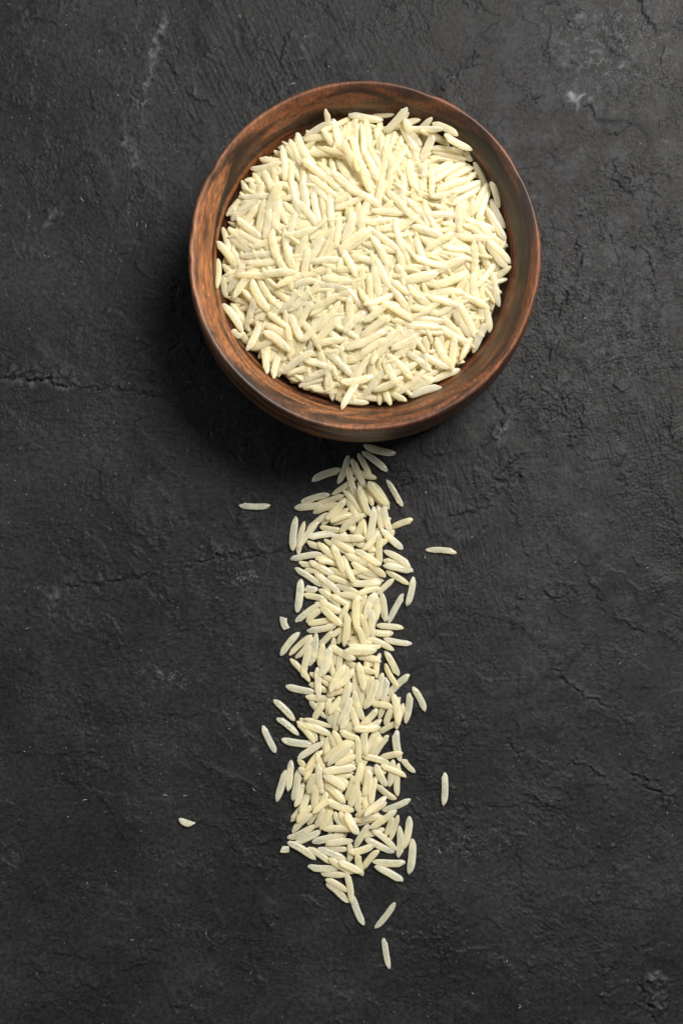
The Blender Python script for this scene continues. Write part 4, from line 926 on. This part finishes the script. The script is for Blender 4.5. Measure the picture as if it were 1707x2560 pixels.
W_TENTH = ['first', 'second', 'third', 'fourth', 'fifth', 'sixth', 'seventh', 'eighth', 'ninth', 'last']
W_CLOCK = ['twelve', 'one', 'two', 'three', 'four', 'five', 'six', 'seven', 'eight', 'nine', 'ten', 'eleven']
W_ORD = {2: ['upper', 'lower'], 3: ['upper', 'middle', 'lower'], 4: ['topmost', 'second', 'third', 'lowest'],
         5: ['topmost', 'second', 'third', 'fourth', 'lowest'], 6: ['topmost', 'second', 'third', 'fourth', 'fifth', 'lowest']}
W_N = {2: 'two', 3: 'three', 4: 'four', 5: 'five', 6: 'six'}


def lean(x1, y1, x2, y2):
    a = math.degrees(math.atan2(-(y2 - y1), x2 - x1)) % 180
    if a < 12 or a > 168: return 'lying level'
    if 78 < a < 102: return 'standing upright'
    if a < 45: return 'rising gently rightward'
    if a <= 78: return 'rising steeply rightward'
    if a > 135: return 'falling gently rightward'
    return 'falling steeply rightward'


labels = {}
for n_ in singles:
    g = placed[n_]
    if g[7]: continue
    x1, y1, x2, y2 = g[8]; mx_, my_ = (x1 + x2) / 2, (y1 + y2) / 2
    if g[0] == 'trail':
        tq = W_TENTH[max(0, min(9, int((my_ - 1110) / 119)))]
        u = (mx_ - 868) / 150
        side = 'left edge' if u < -0.68 else 'left half' if u < -0.2 else 'middle' if u < 0.2 else 'right half' if u < 0.68 else 'right edge'
        lb = 'pale grain %s, %s of the trail\'s %s tenth' % (lean(*g[8]), side, tq)
    else:
        r = math.hypot(mx_ - 911, my_ - 645); ck = W_CLOCK[int(round(math.degrees(math.atan2(mx_ - 911, 645 - my_)) / 30)) % 12]
        ring = 'near the centre' if r < 130 else 'halfway out' if r < 225 else 'nearer the rim' if r < 300 else 'outer edge'
        lb = 'ivory grain %s in the bowl, %s o\'clock, %s' % (lean(*g[8]), ck, ring)
    labels.setdefault(lb, []).append(n_)
final = {}
for lb, ns in labels.items():
    ns.sort(key=lambda q: placed[q][8][1] + placed[q][8][3])
    for r_, q in enumerate(ns):
        k = len(ns)
        final[q] = lb if k == 1 else lb + ', ' + (W_ORD[k][r_] if k <= 6 else 'one') + (' of ' + W_N[k] if k <= 6 else ' of several')

rest_v, rest_q, rest_t, rest_tone, rest_n = [], [], [], [], 0
sset = set(singles)
for n_, g in enumerate(placed):
    where, P1, P2, W, T, roll, mi, flag, _ = g
    if n_ in sset:
        short = flag.startswith('k')
        o = put_grain('broken_rice_grain' if short else 'rice_grain', mi if short else VARM[mi], P1, P2, W, T, roll)
        if flag: tag(o, LABELS[flag], 'rice grain')
        else: tag(o, final[n_], 'rice grain', 'rice grains spilled in the trail' if where == 'trail' else 'rice grains heaped in the bowl')
    elif where == 'bowl':
        mass_add(VAR[mi], P1, P2, W, T, roll, random.Random(n_).random())
    else:
        Rm, c, scl = grain_matrix(P1, P2, W, T, roll)
        arr = VAR[mi]
        rest_v.append((arr[0] * np.array(scl)) @ np.array(Rm).T + np.array(c)); rest_q.append(arr[1] + rest_n); rest_t.append(arr[2] + rest_n)
        rest_tone.append(np.full(len(arr[0]), random.Random(n_).random())); rest_n += len(arr[0])
me = mesh_np('spilled_rice', np.concatenate(rest_v), np.concatenate(rest_q), np.concatenate(rest_t))
a = me.attributes.new('tone', 'FLOAT', 'POINT')
a.data.foreach_set('value', np.concatenate(rest_tone).astype(np.float32))
me.materials.append(M_RICE_MASS)
o = bpy.data.objects.new('spilled_rice', me); COL.objects.link(o)
tag(o, 'pale rice grains lying mostly covered within the spilled trail', 'rice', kind='stuff')

# body of the heap down to the bowl floor
nr_, na = 26, 64
hv = []
core = lambda r, a: float(heap(r * math.cos(a), r * math.sin(a))) - 2.2 * mm
zb = lambda r: float(np.interp(r / mm, PR[-45:][::-1, 0], PR[-45:][::-1, 1])) * mm + 0.0001
rmax = 0.0325
for s in range(nr_):
    r = max(rmax * s / (nr_ - 1), 1e-5)
    for k in range(na):
        a = 2 * math.pi * k / na
        hv.append((r * math.cos(a), r * math.sin(a), core(r, a)))
for s in range(nr_):
    r = max(rmax * (nr_ - 1 - s) / (nr_ - 1), 1e-5)
    for k in range(na):
        a = 2 * math.pi * k / na
        hv.append((r * math.cos(a), r * math.sin(a), min(zb(r), core(r, a))))
hv = np.array(hv); n_r = 2 * nr_
hq = []
for s in range(n_r - 1):
    k = np.arange(na); kn = (k + 1) % na
    hq.append(np.stack([s * na + k, (s + 1) * na + k, (s + 1) * na + kn, s * na + kn], -1))
mass_v.append(hv); mass_q.append(np.concatenate(hq) + mass_n); mass_tone.append(np.full(len(hv), .5)); mass_n += len(hv)
me = mesh_np('rice_heap', np.concatenate(mass_v), np.concatenate(mass_q), np.concatenate(mass_t))
a = me.attributes.new('tone', 'FLOAT', 'POINT')
a.data.foreach_set('value', np.concatenate(mass_tone).astype(np.float32))
me.materials.append(M_RICE_MASS)
hp = bpy.data.objects.new('rice_heap', me); COL.objects.link(hp); hp.location = (BX, BY, 0)
tag(hp, 'dense mass of ivory rice filling the wooden bowl below the top grains', 'rice', kind='stuff')

# ------------------------------------------------------------------ hair, lint and flecks on the surface
def tube(name, pts, rad, mat, n=5):
    P = np.array(pts); V = []; m = len(P)
    for i in range(m):
        d = P[min(i + 1, m - 1)] - P[max(i - 1, 0)]; d = d / (np.linalg.norm(d) + 1e-12)
        s = np.cross(d, (0, 0, 1.0)); s /= np.linalg.norm(s) + 1e-12; u = np.cross(s, d)
        rr_ = rad * (0.4 if i in (0, m - 1) else 1)
        for k in range(n):
            a = 2 * math.pi * k / n
            V.append(P[i] + rr_ * (math.cos(a) * s + math.sin(a) * u))
    q = [((i * n + k), (i * n + (k + 1) % n), ((i + 1) * n + (k + 1) % n), ((i + 1) * n + k)) for i in range(m - 1) for k in range(n)]
    return np.array(V), np.array(q)


def smooth_path(pts, sub=8):
    P = catmull(pts, sub)
    return [(*unproj(x, y), float(ground_z(*unproj(x, y))) + 0.00009) for x, y in P]


M_HAIR = flat_material('pale_hair', (0.16, 0.13, 0.10), 0.5)
V, q = tube('hair', smooth_path([(726, 1105), (712, 1160), (700, 1230), (690, 1310), (678, 1380), (662, 1450), (645, 1500), (633, 1530)]), 0.000022, M_HAIR)
me = mesh_np('hair', V, q); me.materials.append(M_HAIR)
o = bpy.data.objects.new('hair', me); COL.objects.link(o)
tag(o, 'long fine pale hair curving down the black surface left of the trail', 'hair')

M_LINT = flat_material('white_lint', (0.62, 0.62, 0.60), 0.7)
lv_, lq_, n0 = [], [], 0
lr = random.Random(31)
spots = []
for k in range(150):
    spots.append((lr.uniform(10, 1697), lr.uniform(10, 2550)))
for (px, py) in spots:
    x, y = unproj(px, py)
    if math.hypot(x - BX, y - BY) < 0.045: continue
    if 690 < px < 1010 and 1100 < py < 2240: continue
    a = lr.uniform(0, 6.28); l = lr.uniform(3, 13) if lr.random() < .4 else lr.uniform(1.5, 4); c = lr.uniform(-.8, .8)
    pts = [(px, py)]
    for s in range(3):
        a += c * .5; pts.append((pts[-1][0] + math.cos(a) * l / 3, pts[-1][1] + math.sin(a) * l / 3))
    V, q = tube('l', smooth_path(pts, 2), lr.uniform(0.00002, 0.00005), None, 4)
    lv_.append(V); lq_.append(q + n0); n0 += len(V)
me = mesh_np('dust_flecks', np.concatenate(lv_), np.concatenate(lq_)); me.materials.append(M_LINT)
o = bpy.data.objects.new('dust_flecks', me); COL.objects.link(o)
tag(o, 'tiny white lint and dust flecks scattered over the black surface', 'dust', kind='stuff')

print('placed', len(placed), 'trail singles', sum(placed[q][0] == 'trail' for q in singles), 'smallest shown', np.sort(-show)[299])
